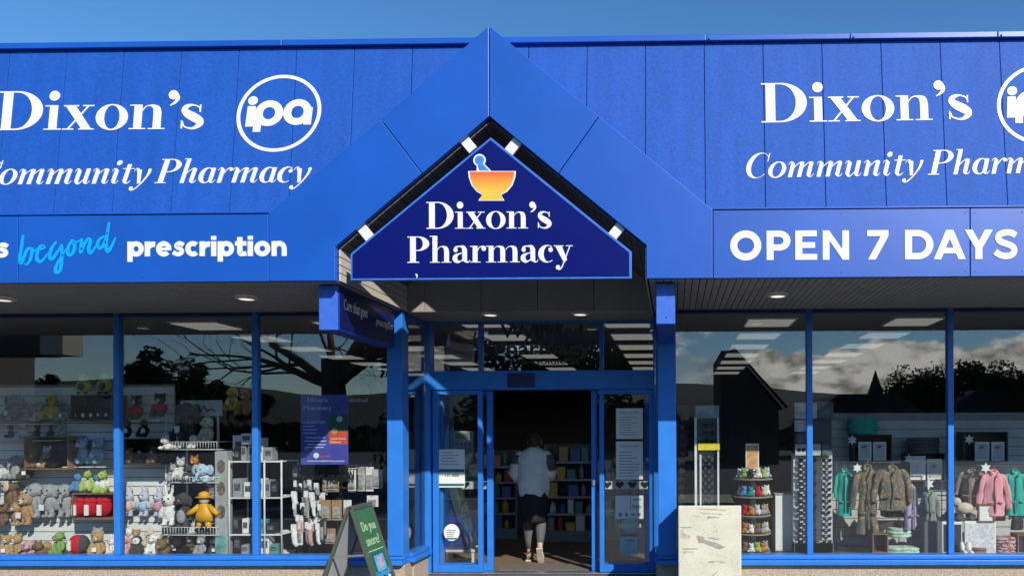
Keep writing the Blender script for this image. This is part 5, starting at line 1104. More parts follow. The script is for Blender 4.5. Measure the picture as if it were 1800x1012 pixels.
q = at(1223, 735, Y); q2 = at(1264, 712, Y); MB().box(q.x, q2.x, Y+.03, Y+.055, q.z, q2.z).build('header', pm('header_grey', (.25, .30, .34), .6), o)
for i in range(11):
    y = 746+i*13.5
    if 774 < y < 796: continue
    place_glasses(1247, y, Y+.0, 'dark sunglasses on the slim white stand with the yellow strip', SG1, 'sunglasses on the slim stand', 0, .95)
Y = 8.2; a = at(1193, 975, Y); b = at(1216, 712, Y); o = thing('sunglasses_stand', (a.x/2+b.x/2, Y+.1, .28), 'dark sunglasses stand half hidden beside the right post', 'display stand'); MB().box(a.x, b.x, Y+.06, Y+.16, .28, b.z).build('column', BLACK, o); MB().box(a.x-.02, b.x+.02, Y+.0, Y+.2, .28, .33).build('base', BLACK, o)
for i in range(13): place_glasses(1205, 736+i*15, Y, 'sunglasses on the dark stand next to the right post', SG1 if i % 3 else TORT, 'sunglasses on the dark stand', .3, .85)
# tall two-sided stand
Y = 8.1; a = at(1398, 976, Y); b = at(1466, 706, Y); o = thing('sunglasses_stand', (a.x/2+b.x/2, Y+.15, .28), 'tall white sunglasses stand behind the first right mullion', 'display stand')
MB().box(a.x, b.x, Y+.10, Y+.25, .28, zy(800, Y)).build('column', STW, o)
for x0, x1 in ((1401, 1430), (1444, 1463)): MB().box(at(x0, 9, Y).x, at(x1, 9, Y).x, Y+.092, Y+.099, .42, zy(803, Y)).build('rack_panel', pm('rack_pale', (.55, .55, .54), .5, .1, 40), o); MB().box(a.x, b.x, Y+.06, Y+.26, .281, .40).build('base', STW, o, .004)
MB().box(at(1432, 9, Y).x, at(1442, 9, Y).x, Y+.055, Y+.069, .42, zy(802, Y)).build('mirror', MIR, o)
for nm, x0, y0, x1, y1, mt in (('header', 1398, 707, 1438, 735, pm('header_white', (.45, .46, .46), .6, .3, 12)), ('header', 1440, 707, 1466, 735, pm('header_dark', (.10, .11, .12), .6, .6, 14)), ('header', 1398, 738, 1420, 758, MATS['header_white']), ('header', 1400, 762, 1420, 778, MATS['header_dark']), ('header', 1399, 780, 1444, 800, MATS['header_white']), ('header', 1446, 780, 1464, 800, MATS['header_dark'])):
    q = at(x0, y1, Y); q2 = at(x1, y0, Y); MB().box(q.x, q2.x, Y+.04, Y+.065, q.z, q2.z).build(nm, mt, o)
MB().box(at(1402, 9, Y).x, at(1462, 9, Y).x, Y+.08, Y+.2, zy(801, Y), zy(707, Y)).build('neck', DGREY, o)
q = at(1409, 790, Y+.03); MB().ell(q+Vector((-.025, .005, 0)), (.022, .004, .02)).ell(q+Vector((.025, .005, 0)), (.022, .004, .02)).build('header_picture', BLACK, o)
for i in range(15):
    y = 808+i*10.2
    for cx, nm in ((1414, 'left'), (1453, 'right')):
        tt = TORT if (i > 14 or i in (4, 8)) and nm == 'right' else SG1
        place_glasses(cx+random.uniform(-1, 1), y, Y+.05, '%s sunglasses in the %s column of the tall stand' % ('tortoiseshell' if tt is TORT else 'dark', nm), tt, '%s sunglasses in the %s column' % ('tortoiseshell' if tt is TORT else 'dark', nm), .1+random.uniform(-.15, .15), 1.05 if nm == 'left' else .8)
    if i % 2 == 0: place_glasses(1428, y, Y+.04, 'sunglasses in the middle column beside the mirror strip', SG1, 'sunglasses beside the mirror strip', -.1, .7)
# round tier stand with small plush
Y = 8.2; c0 = at(1324, 970, Y); o = thing('tiered_stand', (c0.x, Y, .28), 'five tier round stand of small bright plush toys', 'display stand'); tiers = [(842, 33), (873, 33), (906, 30), (938, 30), (971, 29)]
MB().tube([(c0.x, Y, .28), (c0.x, Y, zy(822, Y))], .03, 10).build('pole', pm('pole_beige', (.4, .36, .3), .5), o)
tcn = ['top', 'second', 'third', 'fourth', 'bottom']; fk = ['pale', 'green', 'blue', 'white', 'lime', 'teal', 'red', 'cream', 'orange', 'pink', 'grey', 'honey', 'tan', 'ice', 'brown', 'black']; pal = [[0, 1, 15, 3, 4, 13], [13, 2, 5, 6, 7, 3], [9, 6, 8, 0, 10, 11], [12, 8, 3, 14, 10, 7], [6, 14, 3, 4, 8, 10]]
bead = {}
def beanie(p, f, s_, label):
    if f not in bead:
        g = MB(); g.ell((0, 0, .42), (.40, .38, .40), 0, 10, 8); g.ell((0, -.12, .85), (.30, .28, .28), 0, 10, 8)
        for d in (-1, 1): g.ell((d*.2, -.1, 1.1), (.1, .06, .12), 0, 8, 6); g.ell((d*.11, -.37, .93), (.045, .03, .05), 1, 6, 5); g.ell((d*.33, -.25, .25), (.14, .2, .13), 0, 8, 6)
        bead[f] = g.build('small_plush', [FURS[f], EYE_M], origin=(0, 0, 0)); q = bead[f]
    else: q = dup(bead[f])
    q.location = p; q.scale = (s_, s_, s_); q.rotation_euler = (0, 0, random.uniform(-.6, .6)); tag(q, label, 'plush toy', 'small plush toys on the tiered stand')
for ti, (y, rpx) in enumerate(tiers):
    z = zy(y, Y-.1); R = rpx/SC(Y)
    g = MB(); g.loft([((c0.x, Y, z-.014), R*1.02, R*1.02), ((c0.x, Y, z-.006), R*1.05, R*1.05), ((c0.x, Y, z), R*1.03, R*1.03)], 28); g.build('tier', pm('tier_wood', (.30, .25, .18), .6, .1), o)
    for k in range(6):
        a_ = math.pi*(1.08+.84*k/5); f = fk[pal[ti][k]]
        beanie((c0.x+math.cos(a_)*R*.72, Y+math.sin(a_)*R*.72, z+.002), f, .092+.01*(k % 2), '%s small plush on the %s tier of the round stand' % (f if f not in ('ice', 'pale', 'honey') else {'ice': 'light blue', 'pale': 'pale grey', 'honey': 'golden'}[f], tcn[ti]))
a = at(1311, 827, 8.15); b = at(1334, 779, 8.15); q = MB().box(a.x, b.x, 8.15, 8.16, a.z, b.z).build('header_card', PAPER); tag(q, 'white picture card standing on top of the tiered plush stand', 'card')
MB().box(a.x+.012, b.x-.012, 8.146, 8.149, a.z+.02, b.z-.02).build('picture', pm('warm_print', (.75, .50, .12), .6, .8, 16, c2=(.5, .15, .2)), q)
# white cupboard
a = at(1363, 975, 8.35); b = at(1402, 866, 8.35); o = thing('cupboard', (a.x/2+b.x/2, 8.5, .28), 'plain white low cupboard between the plush stand and sunglasses', 'cupboard'); MB().box(a.x, b.x, 8.35, 8.65, .28, b.z-.02).build('carcass', WHITE_PAINT, o, .005); MB().box(a.x-.01, b.x+.01, 8.34, 8.66, b.z-.02, b.z).build('top', pm('grey_top', (.3, .3, .3), .5), o, .003)
# ---- children's coats
TEAL = pm('teal_cloth', (.005, .38, .30), .6, .12, 8); FLOR = pm('floral_dark_cloth', (.13, .12, .095), .8, .2, 26, c2=(.42, .25, .07), thr=(.36, .46)); PINKC = pm('pink_cloth', (.76, .32, .36), .7, .12, 8); MAUVE = pm('mauve_cloth', (.36, .31, .44), .7, .15, 8); SAGE = pm('grey_green_cloth', (.22, .27, .24), .7, .12, 8); BROWNC = pm('taupe_print_cloth', (.32, .25, .2), .8, .3, 30); NAVYD = pm('dark_dotted_cloth', (.02, .022, .03), .8, .2, 30); PLAID = pm('mint_cloth', (.42, .60, .46), .8, .3, 20)
HOOK = pm('hanger_wire', (.55, .55, .55), .3, metal=.8)
def coat(x, y0, y1, w_, Y, mat, label, sleeve=.62, kind='coat', rz=0., lift=0., name='hanging_coat', cat='coat'):
    p = at(x, y1, Y); top_ = at(x, y0, Y).z; h = top_-p.z; ww = w_/SC(Y)/2
    def cloth(rings, n_, seed):      # many rings, pressed flat and creased
        q = crv([(r[0][0], r[0][2], r[1], r[2], (r[3] if len(r) > 3 else .015)) for r in rings], 4); gg = MB()
        gg.loft([(Vector((a_[0], 0, a_[1])), max(.004, a_[2]), max(.004, a_[3]*.72), a_[4]) for a_ in q], n_, 0, None, seed); crease(gg); return gg
    def crease(gg):
        for v in gg.v:
            k = Vector((v.x*16+sd, v.y*6, v.z*7)); v.y += .020*noise.noise(k)+.009*noise.noise(k*2.7); v.x += .010*noise.noise(k*1.3+Vector((9, 0, 0)))
    o = thing(name, (p.x, Y, p.z), label, cat, 'children\'s clothes hung in the right windows', rz); sd = x*.37
    g = MB(); A = lambda u, v: Vector((u*ww, 0, v*h))
    if kind == 'coat':
        g = cloth([(A(0, .0), ww*.62, .055, .07), (A(0, .03), ww*.63, .06, .07), (A(.01, .3), ww*.60, .06, .06), (A(0, .62), ww*.56, .06, .04), (A(0, .84), ww*.56, .055, .02), (A(0, .93), ww*.42, .05), (A(0, .985), ww*.16, .04)], 36, sd)
        g.build('body', mat, o, origin=(0, 0, 0))
    else:
        g = cloth([(A(0, .46), ww*.50, .055, .05), (A(0, .6), ww*.48, .055, .04), (A(0, .84), ww*.50, .05, .02), (A(0, .93), ww*.40, .045), (A(0, .985), ww*.16, .035)], 36, sd); g.build('body', mat, o, origin=(0, 0, 0))
        for s_ in (-1, 1): cloth([(A(s_*.42, .0), ww*.24, .04, .08), (A(s_*.40, .03), ww*.25, .045, .08), (A(s_*.33, .25), ww*.25, .05, .06), (A(s_*.24, .5), ww*.27, .052, .04)], 22, sd+s_).build('leg', mat, o, origin=(0, 0, 0))
    for s_ in (-1, 1):
        g = MB(); sl_ = .93-sleeve
        pth = crv([(*A(s_*.38, .90), ww*.13), (*A(s_*.58, .84), ww*.19), (*A(s_*.76, .64), ww*.175), (*A(s_*(.86+lift), .42), ww*.17), (*A(s_*(.92+lift), sl_), ww*.16)], 5)
        g.tube([q[:3] for q in pth], [q[3] for q in pth], 16)
        for v in g.v: v.y *= .62
        crease(g)
        g.build('sleeve', mat, o, origin=(0, 0, 0))
    MB().tube([A(-.20, .93)+Vector((0, -.04, 0)), A(-.17, 1.0), A(0, 1.02)+Vector((0, .03, 0)), A(.17, 1.0), A(.20, .93)+Vector((0, -.04, 0)), A(.02, .86)+Vector((0, -.062, 0))], ww*.075, 8).build('collar', mat, o, origin=(0, 0, 0))
    MB().box(-.006, .006, -.070, -.06, .08*h, .86*h).build('placket', mat, o, origin=(0, 0, 0))
    for s_ in (-1, 1): MB().box(s_*ww*.32-ww*.17, s_*ww*.32+ww*.17, -.072, -.052, h*.30, h*.33).build('pocket_flap', mat, o, .003, origin=(0, 0, 0))
    MB().tube([A(0, .99), A(0, 1.06), A(.05, 1.10), A(.10, 1.06)], .004, 6).build('hanger', HOOK, o, origin=(0, 0, 0))
    return o
coat(1484, 824, 906, 38, 8.18, TEAL, 'teal raincoat at the left of the hanging clothes', .55)
coat(1525, 818, 938, 60, 8.08, FLOR, 'dark floral all-in-one suit left of the dark coat', .55, 'suit', name='hanging_suit', cat='suit')
coat(1568, 820, 896, 72, 8.03, FLOR, 'dark floral coat in the middle of the hanging clothes', .75)
coat(1600, 850, 930, 40, 8.12, MAUVE, 'mauve all-in-one suit right of the dark floral coat', .5, 'suit', .5, name='hanging_suit', cat='suit')
coat(1634, 860, 915, 34, 8.15, SAGE, 'small grey green jacket with a star above it', .8)
coat(1708, 826, 890, 58, 8.15, BROWNC, 'taupe patterned coat left of the pink one', .6, rz=-.5)
coat(1747, 827, 906, 58, 8.05, PINKC, 'pink coat in the last right-hand window', .8)
coat(1784, 826, 905, 52, 8.10, TEAL, 'teal coat at the right edge of the photo', .62)
coat(1788, 880, 930, 36, 8.3, NAVYD, 'dark dotted garment below the teal coat', .5, rz=.3)
coat(1690, 840, 890, 40, 8.4, FLOR, 'dark floral garment in shade behind the taupe coat', .6)
# hanging rails
for x0, x1, yy, Y, lb in ((1470, 1655, 812, 8.3, 'thin metal clothes rail in the middle right window'), (1680, 1810, 818, 8.3, 'thin metal clothes rail in the last right window')):
    a = at(x0, yy, Y); b = at(x1, yy, Y); o = thing('clothes_rail', ((a.x+b.x)/2, Y, .28), lb, 'rail'); MB().tube([(a.x, Y, a.z), (b.x, Y, b.z)], .006, 8).build('rail', DGREY, o)
    for q in (a, b): MB().tube([(q.x, Y, .28), (q.x, Y, q.z)], .006, 8).build('upright', DGREY, o)
# framed boxes, stars and small items
def pic(x0, y0, x1, y1, Y, mat, label, name='framed_picture', cat='picture', frame=PAPER):
    a = at(x0, y1, Y); b = at(x1, y0, Y); o = thing(name, (a.x/2+b.x/2, Y, a.z), label, cat); MB().box(a.x, b.x, Y, Y+.018, a.z, b.z).build('frame', frame, o, .003); MB().box(a.x+.02, b.x-.02, Y-.004, Y-.0005, a.z+.03, b.z-.025).build('print', mat, o)
PR1 = pm('blue_ink_print', (.70, .70, .68), .7, .1, 9, c2=(.05, .30, .60), thr=(.34, .40)); PR2 = pm('grey_ink_print', (.55, .55, .53), .7, .1, 9, c2=(.10, .10, .11), thr=(.36, .42))
crate(1500, 763, 1568, 812, 8.55, .2, 'brown wall box holding two pale pictures, left one', WOODD, WOODD); pic(1509, 776, 1532, 809, 8.58, PR2, 'pale picture at the left in the left wall box'); pic(1535, 776, 1558, 809, 8.58, PR2, 'pale picture with dark motif at the right in the left wall box')
crate(1594, 795, 1662, 846, 8.5, .2, 'brown wall box holding two white cards with blue and grey motifs', WOODD, WOODD); pic(1600, 801, 1627, 843, 8.52, PR1, 'white card with a blue motif in the middle wall box'); pic(1630, 806, 1656, 843, 8.52, PR2, 'white card with a grey cup motif in the middle wall box')
crate(1694, 758, 1772, 812, 8.5, .2, 'brown wall box in the last window with two framed prints', WOODD, WOODD); pic(1714, 776, 1739, 810, 8.53, PR2, 'framed print at the left in the last wall box'); pic(1743, 776, 1766, 810, 8.53, PR2, 'framed print at the right in the last wall box')
def star(x, y, r, Y, label):
    c = at(x, y, Y); s_ = r/SC(Y); pts = [((s_ if k % 2 == 0 else s_*.52)*math.sin(math.pi*k/6), (s_ if k % 2 == 0 else s_*.52)*math.cos(math.pi*k/6)) for k in range(12)]
    o = MB().prism(pts, lambda u, v, d: Vector((c.x+u, Y+d, c.z+v)), 0, .012).build('wooden_star', PAPER, bevel=.002); tag(o, label, 'star', 'white star ornaments')
star(1498, 773, 9, 8.5, 'white star on the corner of the left wall box'); star(1507, 822, 9, 8.04, 'white star above the dark floral suit'); star(1632, 850, 11, 8.1, 'large white star above the small grey green jacket'); star(1704, 772, 9, 8.48, 'white star on the corner of the last wall box'); star(1733, 822, 10, 8.0, 'white star above the pink coat'); star(1598, 806, 9, 8.48, 'faint white star on the corner of the middle wall box')
# stacked caps, folded cloth
def folded(x, yb, w_, n_, Y, mat, label, hh=.035, cat='folded cloth', dp=.2):
    p = at(x, yb, Y); ww = w_/SC(Y)/2; g = MB(); rg = random.Random(int(x))
    for i in range(n_):
        k = rg.uniform(.9, 1.05); z0 = p.z+i*hh; off = rg.uniform(-.01, .01)
        g.loft([((p.x+off, Y+dp/2, z0), ww*k*.94, dp/2*.95), ((p.x+off, Y+dp/2, z0+hh*.3), ww*k, dp/2), ((p.x+off, Y+dp/2, z0+hh*.75), ww*k, dp/2), ((p.x+off, Y+dp/2, z0+hh), ww*k*.92, dp/2*.93)], 22)
    for v in g.v: v.z += .012*noise.noise(v*9); v.x += .01*noise.noise(v*7+Vector((5, 0, 0)))
    o = g.build('folded_cloth', mat); tag(o, label, cat)
folded(1521, 762, 58, 5, 8.55, TEAL, 'stack of folded teal clothes on top of the left wall box'); folded(1628, 796, 60, 5, 8.5, DGREY, 'stack of folded dark clothes above the middle wall box')
folded(1585, 945, 44, 3, 8.1, PLAID, 'stack of folded mint clothes on the platform'); folded(1592, 974, 66, 2, 8.0, PLAID, 'spread mint cloth at the front of the platform'); folded(1774, 973, 44, 5, 8.0, pm('red_white_cloth', (.55, .45, .42), .8, .2, 45, c2=(.32, .02, .04), thr=(.45, .52)), 'crumpled red and white patterned cloth'); folded(1722, 974, 36, 2, 7.98, pm('brown_slipper', (.22, .12, .06), .8), 'pair of brown slippers beside the white poster', cat='slippers')
p0_ = at(1697, 974, 7.97); o = thing('baby_shoes', p0_, 'white baby boots at the left of the last window', 'shoes')
for dx_ in (-.035, .035): MB().ell(p0_+Vector((dx_, -.04, .03)), (.03, .075, .03)).ell(p0_+Vector((dx_, .01, .075)), (.03, .034, .065)).build('boot', FURS['white'], o)
crate(1534, 937, 1562, 972, 8.0, .15, 'small pine box on the platform below the floral suit', WOOD, WOODD, 'pine_box'); crate(1720, 885, 1750, 917, 8.0, .03, 'small square pine photo frame leaning below the pink coat', WOOD, PAPER, 'photo_frame'); crate(1789, 938, 1815, 973, 8.0, .18, 'pine box cut by the right edge', WOOD, PAPER, 'pine_box')
def block(x0, y0, x1, y1, Y, dp, mat, label, cat, name, stripe=None):
    a = at(x0, y1, Y); b = at(x1, y0, Y); o = thing(name, (a.x/2+b.x/2, Y+dp/2, a.z), label, cat); MB().box(a.x, b.x, Y, Y+dp, a.z, b.z).build('body', mat, o, .006)
    if stripe: MB().box(a.x+.015, b.x-.015, Y-.003, Y-.0005, a.z+.03, b.z-.03).build('front_print', stripe, o)
block(1625, 916, 1656, 974, 8.0, .12, pm('slate_card', (.10, .10, .12), .7), 'dark slate gift box beside the second right mullion', 'box', 'gift_box'); block(1656, 916, 1692, 974, 8.05, .03, PAPER, 'white framed board with black centre behind the mullion', 'picture', 'framed_board', BLACK)
block(1696, 915, 1751, 973, 8.02, .02, PAPER, 'large white printed poster standing on the platform', 'poster', 'standing_poster', pm('pale_text_print', (.62, .62, .61), .7, .3, 40)); block(1682, 912, 1724, 916, 8.05, .2, WOODD, 'dark shelf block under the wooden lamb', 'block', 'shelf_block')
for k, (x0, x1) in enumerate(((1556, 1600), (1730, 1768))): block(x0, 905 if k else 899, x1, 915 if k else 909, 8.2, .2, WOODD, 'dark ledge below the %s' % ('pink coat' if k else 'dark floral coat'), 'block', 'shelf_block')
for k, (x, yb) in enumerate(((1695, 912),)):
    p = at(x, yb, 8.08); o = thing('wooden_lamb', p, 'woolly toy lamb on dark wheels below the taupe coat', 'toy'); MB().ell(p+Vector((0, 0, .12)), (.10, .06, .065)).ell(p+Vector((-.09, -.02, .19)), (.05, .045, .05)).build('body', FURS['cream'], o)
    for dx_ in (-.06, .07): MB().tube([p+Vector((dx_, -.06, .035)), p+Vector((dx_, .06, .035))], .035, 14).build('wheel', DGREY, o)
p = at(1570, 935, 8.25); o = thing('toy_cart', p, 'dark wooden toy cart under the hanging suits', 'toy'); MB().box(p.x-.22, p.x+.22, 8.22, 8.4, p.z+.03, p.z+.12).build('tray', WOODD, o, .005)
for dx_ in (-.16, .16): MB().tube([(p.x+dx_, 8.2, p.z+.03), (p.x+dx_, 8.42, p.z+.03)], .045, 14).build('wheel', BLACK, o)
# ---- gondola shelving inside the shop
def gondola(x0, x1, Y, z1, label, seed, gl):
    a = at(x0, 900, Y).x; b = at(x1, 900, Y).x; o = thing('gondola_shelf', ((a+b)/2, Y+.2, 0), label, 'shelving'); MB().box(a, b, Y+.40, Y+.43, 0, z1).build('back_panel', WALLM, o); MB().box(a, b, Y, Y+.4, 0, .16).build('base', GREY, o)
    for xx in (a-.03, b): MB().box(xx, xx+.03, Y+.02, Y+.43, 0, z1).build('end_panel', GREY, o)
    rg = random.Random(seed); lv = [.16]+[.16+(z1-.16)*k/5 for k in range(1, 5)]
    for k, z in enumerate(lv):
        if k: MB().box(a, b, Y, Y+.4, z-.03, z).build('shelf', pm('shelf_grey', (.4, .4, .4), .5), o)
        x = a+.02; n_ = 0
        while x < b-.12:
            w_ = rg.uniform(.08, .15); h = rg.uniform(.12, .23); mi = rg.choice((0, 0, 3, 4, 1, 5, 2, 0, 6, 7)); q = MB(); lb = '%s pack on shelf %d of the %s, place %d' % (cn[mi], k+1, gl, n_+1)
            if rg.random() < .4:
                q.loft([((x+w_/2, Y+.08, z+.001), w_*.36, w_*.36), ((x+w_/2, Y+.08, z+h*.7), w_*.36, w_*.36), ((x+w_/2, Y+.08, z+h*.8), w_*.16, w_*.16), ((x+w_/2, Y+.08, z+h), w_*.16, w_*.16)], 10); lb = lb.replace('pack', 'bottle'); t_ = q.build('bottle', BOXM[mi])
            else: t_ = q.box(x, x+w_, Y+.02, Y+.14, z+.001, z+h).build('product_box', BOXM[mi], bevel=.004)
            tag(t_, lb, 'bottle' if 'bottle' in lb else 'box', 'goods on the %s' % gl); x += w_+rg.uniform(.01, .04); n_ += 1
gondola(960, 1042, 11.0, 1.45, 'grey shelving of goods to the right of the walking person', 21, 'right aisle shelving'); gondola(845, 905, 11.3, 1.35, 'grey shelving of goods to the left of the walking person', 22, 'left aisle shelving'); gondola(770, 838, 11.0, 1.4, 'grey shelving seen through the left entrance glass', 23, 'left glass shelving'); gondola(1060, 1140, 11.2, 1.3, 'grey shelving seen through the right entrance glass', 24, 'right glass shelving')
# ================================================================== across the street (seen as reflections in the windows)
def refl(x, y, D, yg=YW):
    """point at distance D behind the camera plane that the window glass shows at photo pixel (x, y)"""
    r = ray(x, y); s_ = (2*yg+D)/r.y
    return Vector((r.x*s_, -D, EYE+r.z*s_))
# far hill
HILL = pm('hill_grass', (.022, .034, .014), .95, .5, .03, c2=(.01, .018, .008)); g = MB(); nx, ny = 90, 14; V = []
for j in range(ny+1):
    Y = -170-j*30
    for i in range(nx+1):
        X = -420+i*10
        el_ = .068+.012*math.sin(X*.016+1)+.014*noise.noise((X*.012, 3, 0))-.028*max(0, min(1, (X+40)/160))
        V.append((X, Y, el_*(420)*math.sin(min(1, j/9)*math.pi/2)+noise.noise((X*.03, Y*.03, 2))*2-.3))
g.add(V, [(j*(nx+1)+i, j*(nx+1)+i+1, (j+1)*(nx+1)+i+1, (j+1)*(nx+1)+i) for j in range(ny) for i in range(nx)], 0, True)
g.build('hills', HILL, kind='structure', origin=(0, -170, 0))
LEAFD = pm('dark_foliage', (.035, .055, .02), .8, .5, 3); BARK = pm('bark', (.09, .065, .045), .9, .3, 12)
def leafy(name, base, h, w_, label, group, seed, clumps=9, leaf=.25, n=900, trunk_h=.35):
    rg = random.Random(seed); o = thing(name, base, label, 'tree', group); b = Vector(base)
    t = MB(); t.tube([b, b+Vector((.02*h, 0, h*.25)), b+Vector((-.01*h, .02*h, h*.6))], [h*.035, h*.025, h*.01], 8)
    cl = []
    for k in range(clumps):
        a = rg.uniform(0, 6.28); r = rg.uniform(.1, 1)*w_*.5; z = h*rg.uniform(trunk_h+.08, .92)
        c = b+Vector((math.cos(a)*r, math.sin(a)*r, z)); cl.append((c, rg.uniform(.11, .20)*w_))
        t.tube([b+Vector((0, 0, h*rg.uniform(.2, .45))), (b+c)/2+Vector((0, 0, h*.22)), c], [h*.014, h*.009, h*.004], 5)
    t.build('trunk', BARK, o)
    g = MB()
    for k in range(n):
        c, r = cl[k % len(cl)]; d = Vector((rg.gauss(0, 1), rg.gauss(0, 1), rg.gauss(0, .75))).normalized()*r*rg.uniform(.5, 1.05)
        u = Vector((rg.gauss(0, 1), rg.gauss(0, 1), rg.gauss(0, 1))).normalized(); v = u.orthogonal()*leaf; u = u*leaf*1.4; p = c+d
        g.add([p-u, p-v*.5, p+u, p+v*.5], [(0, 1, 2, 3)])
    g.build('crown', LEAFD, o); return o
# big bare street tree
bt = thing('bare_tree', refl(583, 762, 7), 'large leafless street tree reflected in the window left of the entry', 'tree'); bt.location.z = -.06
g = MB(); rg = random.Random(11); tips = MB()
def grow(p, d, ln, r, dep):
    q = p; pts = [p]; rr = [r]
    for k in range(4):
        d = (d+Vector((rg.gauss(0, .13), rg.gauss(0, .13), rg.gauss(0, .09)))).normalized(); q = q+d*ln/4; pts.append(q); rr.append(r*(1-.09*(k+1)))
    (g if dep < 3 else tips).tube(pts, rr, 8 if dep < 2 else 5)
    if dep >= 7: return
    for k in range(3 if dep < 5 else 2):
        ax = d.orthogonal(); ax.rotate(Matrix.Rotation(rg.uniform(0, 6.28), 3, d)); nd = (d+ax*rg.uniform(.45, .95)+Vector((0, 0, .12))).normalized()
        grow(pts[rg.choice((2, 3, 4))] if k else q, nd, ln*rg.uniform(.62, .82), rr[-1]*rg.uniform(.5, .68), dep+1)
b0 = bt.location.copy()
g.tube([b0, b0+Vector((0, 0, 1.2)), b0+Vector((.1, 0, 2.6)), b0+Vector((.0, 0, 4.0))], [.55, .44, .38, .30], 12)
T = b0+Vector((.05, 0, 3.1))
for d, r in (((-.8, .1, .75), .16), ((.15, -.1, 1), .24), ((.75, .1, .8), .20), ((.9, .4, .4), .13), ((-.35, -.4, 1), .16), ((-1, .3, .25), .10), ((-1, -.2, .5), .10)): grow(T, Vector(d).normalized(), 2.3, r, 1)
g.build('trunk', BARK, bt); tips.build('twigs', BARK, bt)
# evergreens on the right, bush line, distant trees
k = 0
for px, py, D, h, w_ in ((1625, 628, 40, 0, 9), (1700, 622, 44, 0, 9), (1590, 660, 46, 0, 6), (1770, 650, 38, 0, 8), (1830, 640, 36, 0, 9)):
    p = refl(px, py, D); leafy('gum_tree', (p.x, p.y, -.06), (p.z+.06)*.90, w_*.75, ['tall spreading gum tree reflected beside the right mullion', 'tallest gum tree reflected in the right window', 'small gum tree reflected left of the taller gums', 'broad gum tree reflected near the right edge', 'gum tree reflected at the far right edge'][k], 'gum trees across the street', 30+k, 20, .12, 5200); k += 1
rg = random.Random(5); k = 0
for px, py, D, w_ in ((265, 626, 150, 16), (310, 640, 150, 12), (240, 640, 152, 10), (350, 655, 150, 12), (60, 652, 150, 10), (400, 668, 150, 12), (430, 675, 140, 12)):
    p = refl(px, py, D); leafy('hill_tree', (p.x, p.y, max(-.06, p.z-9)), 9.5, w_, ['dark round tree on the reflected hill, highest of the clump', 'dark tree right of the highest reflected hill tree', 'dark tree left of the highest reflected hill tree', 'lower dark tree on the reflected hillside', 'lone dark tree on the reflected hill at far left', 'dark tree on the reflected slope behind the bare tree', 'lowest dark tree on the reflected slope'][k], 'dark trees on the far hill', 50+k, 8, .7, 500, .1); k += 1
bush = MB(); rg = random.Random(9)
for i in range(5200):
    X = rg.uniform(-60, 70); Y = -rg.uniform(58, 66); hh = 2.6+1.3*noise.noise((X*.13, 0, 0))+.9*noise.noise((X*.5, 2, 0)); z = rg.uniform(0, hh)
    p = Vector((X, Y, z)); u = Vector((rg.gauss(0, 1), rg.gauss(0, 1), rg.gauss(0, 1))).normalized(); v = u.orthogonal()*.45; u = u*.6; bush.add([p-u, p-v, p+u, p+v], [(0, 1, 2, 3)])
bush.build('shrub_belt', LEAFD, kind='stuff')
leafy('sky_blocker_tree', (-5.2, -10, -.06), 6.6, 8.5, 'dense evergreen tree added to darken the reflection above the entry doors', 'tree added for the entry reflection', 77, 26, .15, 9000, .12)  # tree added to block the sky reflected in the entry glass
# house with a steep barge board, church, canopy building
HW = pm('dark_brick', (.10, .06, .05), .85, .25, 8); RF = pm('dark_roof', (.04, .04, .045), .8, .2, 5)
h0 = thing('gabled_house', (3.2, -24, 0), 'dark gabled house with a white barge board reflected in the right window', 'house')
a = refl(1288, 612, 24); b = refl(1379, 718, 24); wx = refl(1268, 700, 24).x
MB().prism([(wx, -.1), (b.x-.3, -.1), (b.x-.3, b.z), (a.x, a.z-.12), (wx, a.z-.12)], lambda u, v, d: Vector((u, -24-d, v)), .05, 8).build('wall', HW, h0)
MB().bar(a, b, .10, .16, up=(0, 1, 0)).build('barge_board', WHITE_PAINT, h0)
MB().bar(a+Vector((0, -4, .06)), b+Vector((.15, -4, .06)), 8.3, .10, up=(1, 0, .8)).build('roof', RF, h0)
MB().box(refl(1310, 640, 24).x, refl(1331, 640, 24).x, -27, -25.5, 1, refl(1320, 641, 24).z).build('chimney', HW, h0)
MB().box(wx+.4, wx+1.3, -23.96, -23.9, .9, 2.1).build('window', DGREY, h0)
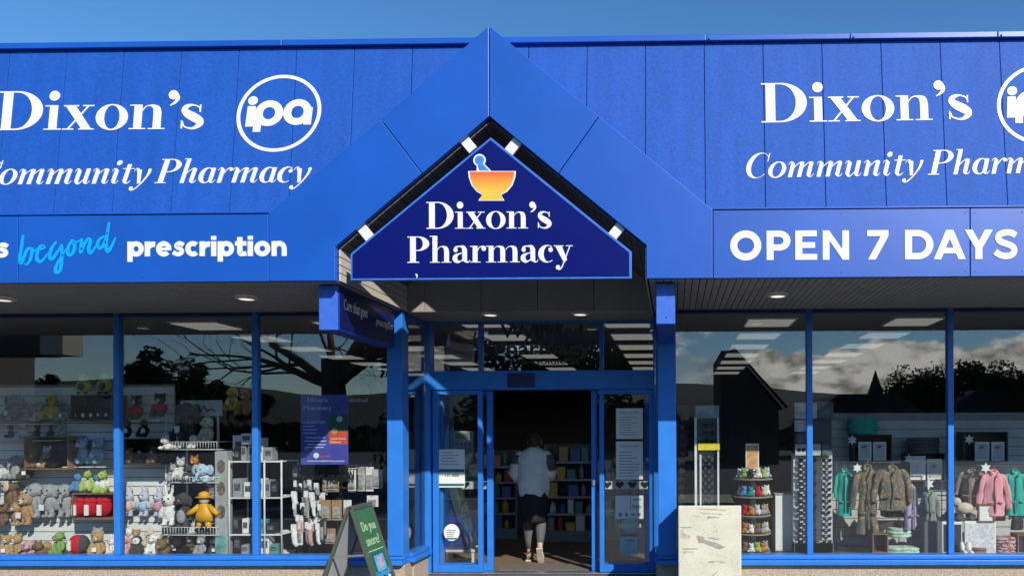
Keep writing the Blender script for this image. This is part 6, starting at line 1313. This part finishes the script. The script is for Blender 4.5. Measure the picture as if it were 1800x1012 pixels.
ch = thing('church', (refl(1543, 700, 110).x, -110, 0), 'church with a thin dark spire reflected in the right window', 'church')
c = refl(1543, 648, 110); w0 = c.x
MB().box(w0-1.5, w0+1.5, -113, -110, 0, 8).build('tower', HW, ch)
MB().add([(w0-1.2, -112.7, 8), (w0+1.2, -112.7, 8), (w0+1.2, -110.3, 8), (w0-1.2, -110.3, 8), (w0, -111.5, c.z)], [(0, 1, 4), (1, 2, 4), (2, 3, 4), (3, 0, 4), (3, 2, 1, 0)]).build('spire', RF, ch)
MB().box(w0-1.2, w0+10, -118, -111, 0, 5.5).build('nave', HW, ch); MB().prism([(w0-1.4, 5.5), (w0+10.2, 5.5), (w0+9.4, 7.5), (w0-.6, 7.5)], lambda u, v, d: Vector((u, -118.2+d, v)), 0, 7.4).build('roof', RF, ch)
cb = thing('canopy_building', (-30, -16, 0), 'shop with a deep flat canopy reflected at far left', 'building')
q = refl(146, 628, 14)
MB().box(-60, q.x-.9, -14, -13, q.z, q.z+3).build('canopy', pm('canopy_dark', (.05, .055, .05), .8), cb)
MB().box(q.x-.9, q.x, -14, -13, q.z+.02, q.z+3).build('canopy_end', pm('canopy_beige', (.5, .47, .40), .8), cb)
MB().box(-80, q.x-16, -30, -17.5, -.1, q.z+4).build('wall', pm('dull_render', (.12, .11, .10), .85), cb)
for x0, x1, zz, D, lb in ((9, 17, 3.2, 34, 'low dark house reflected behind the hanging coats'), (19, 30, 3.6, 36, 'long low house reflected at the right edge'), (-8, 1, 2.9, 38, 'low house reflected in the entry glass')):
    o = thing('low_house', ((x0+x1)/2, -D, 0), lb, 'house', 'low houses across the street')
    MB().box(x0, x1, -D-7, -D, -.1, zz-.8).build('wall', HW, o)
    MB().prism([(x0-.5, zz-.8), (x1+.5, zz-.8), (x1-2, zz+1.0), (x0+2, zz+1.0)], lambda u, v, d: Vector((u, -D-7.3+d, v)), 0, 7.6).build('roof', RF, o)
    for i in range(3): MB().box(x0+1+i*2.3, x0+2.1+i*2.3, -D-.01, -D+.04, .9, 1.9).build('window', DGREY, o)
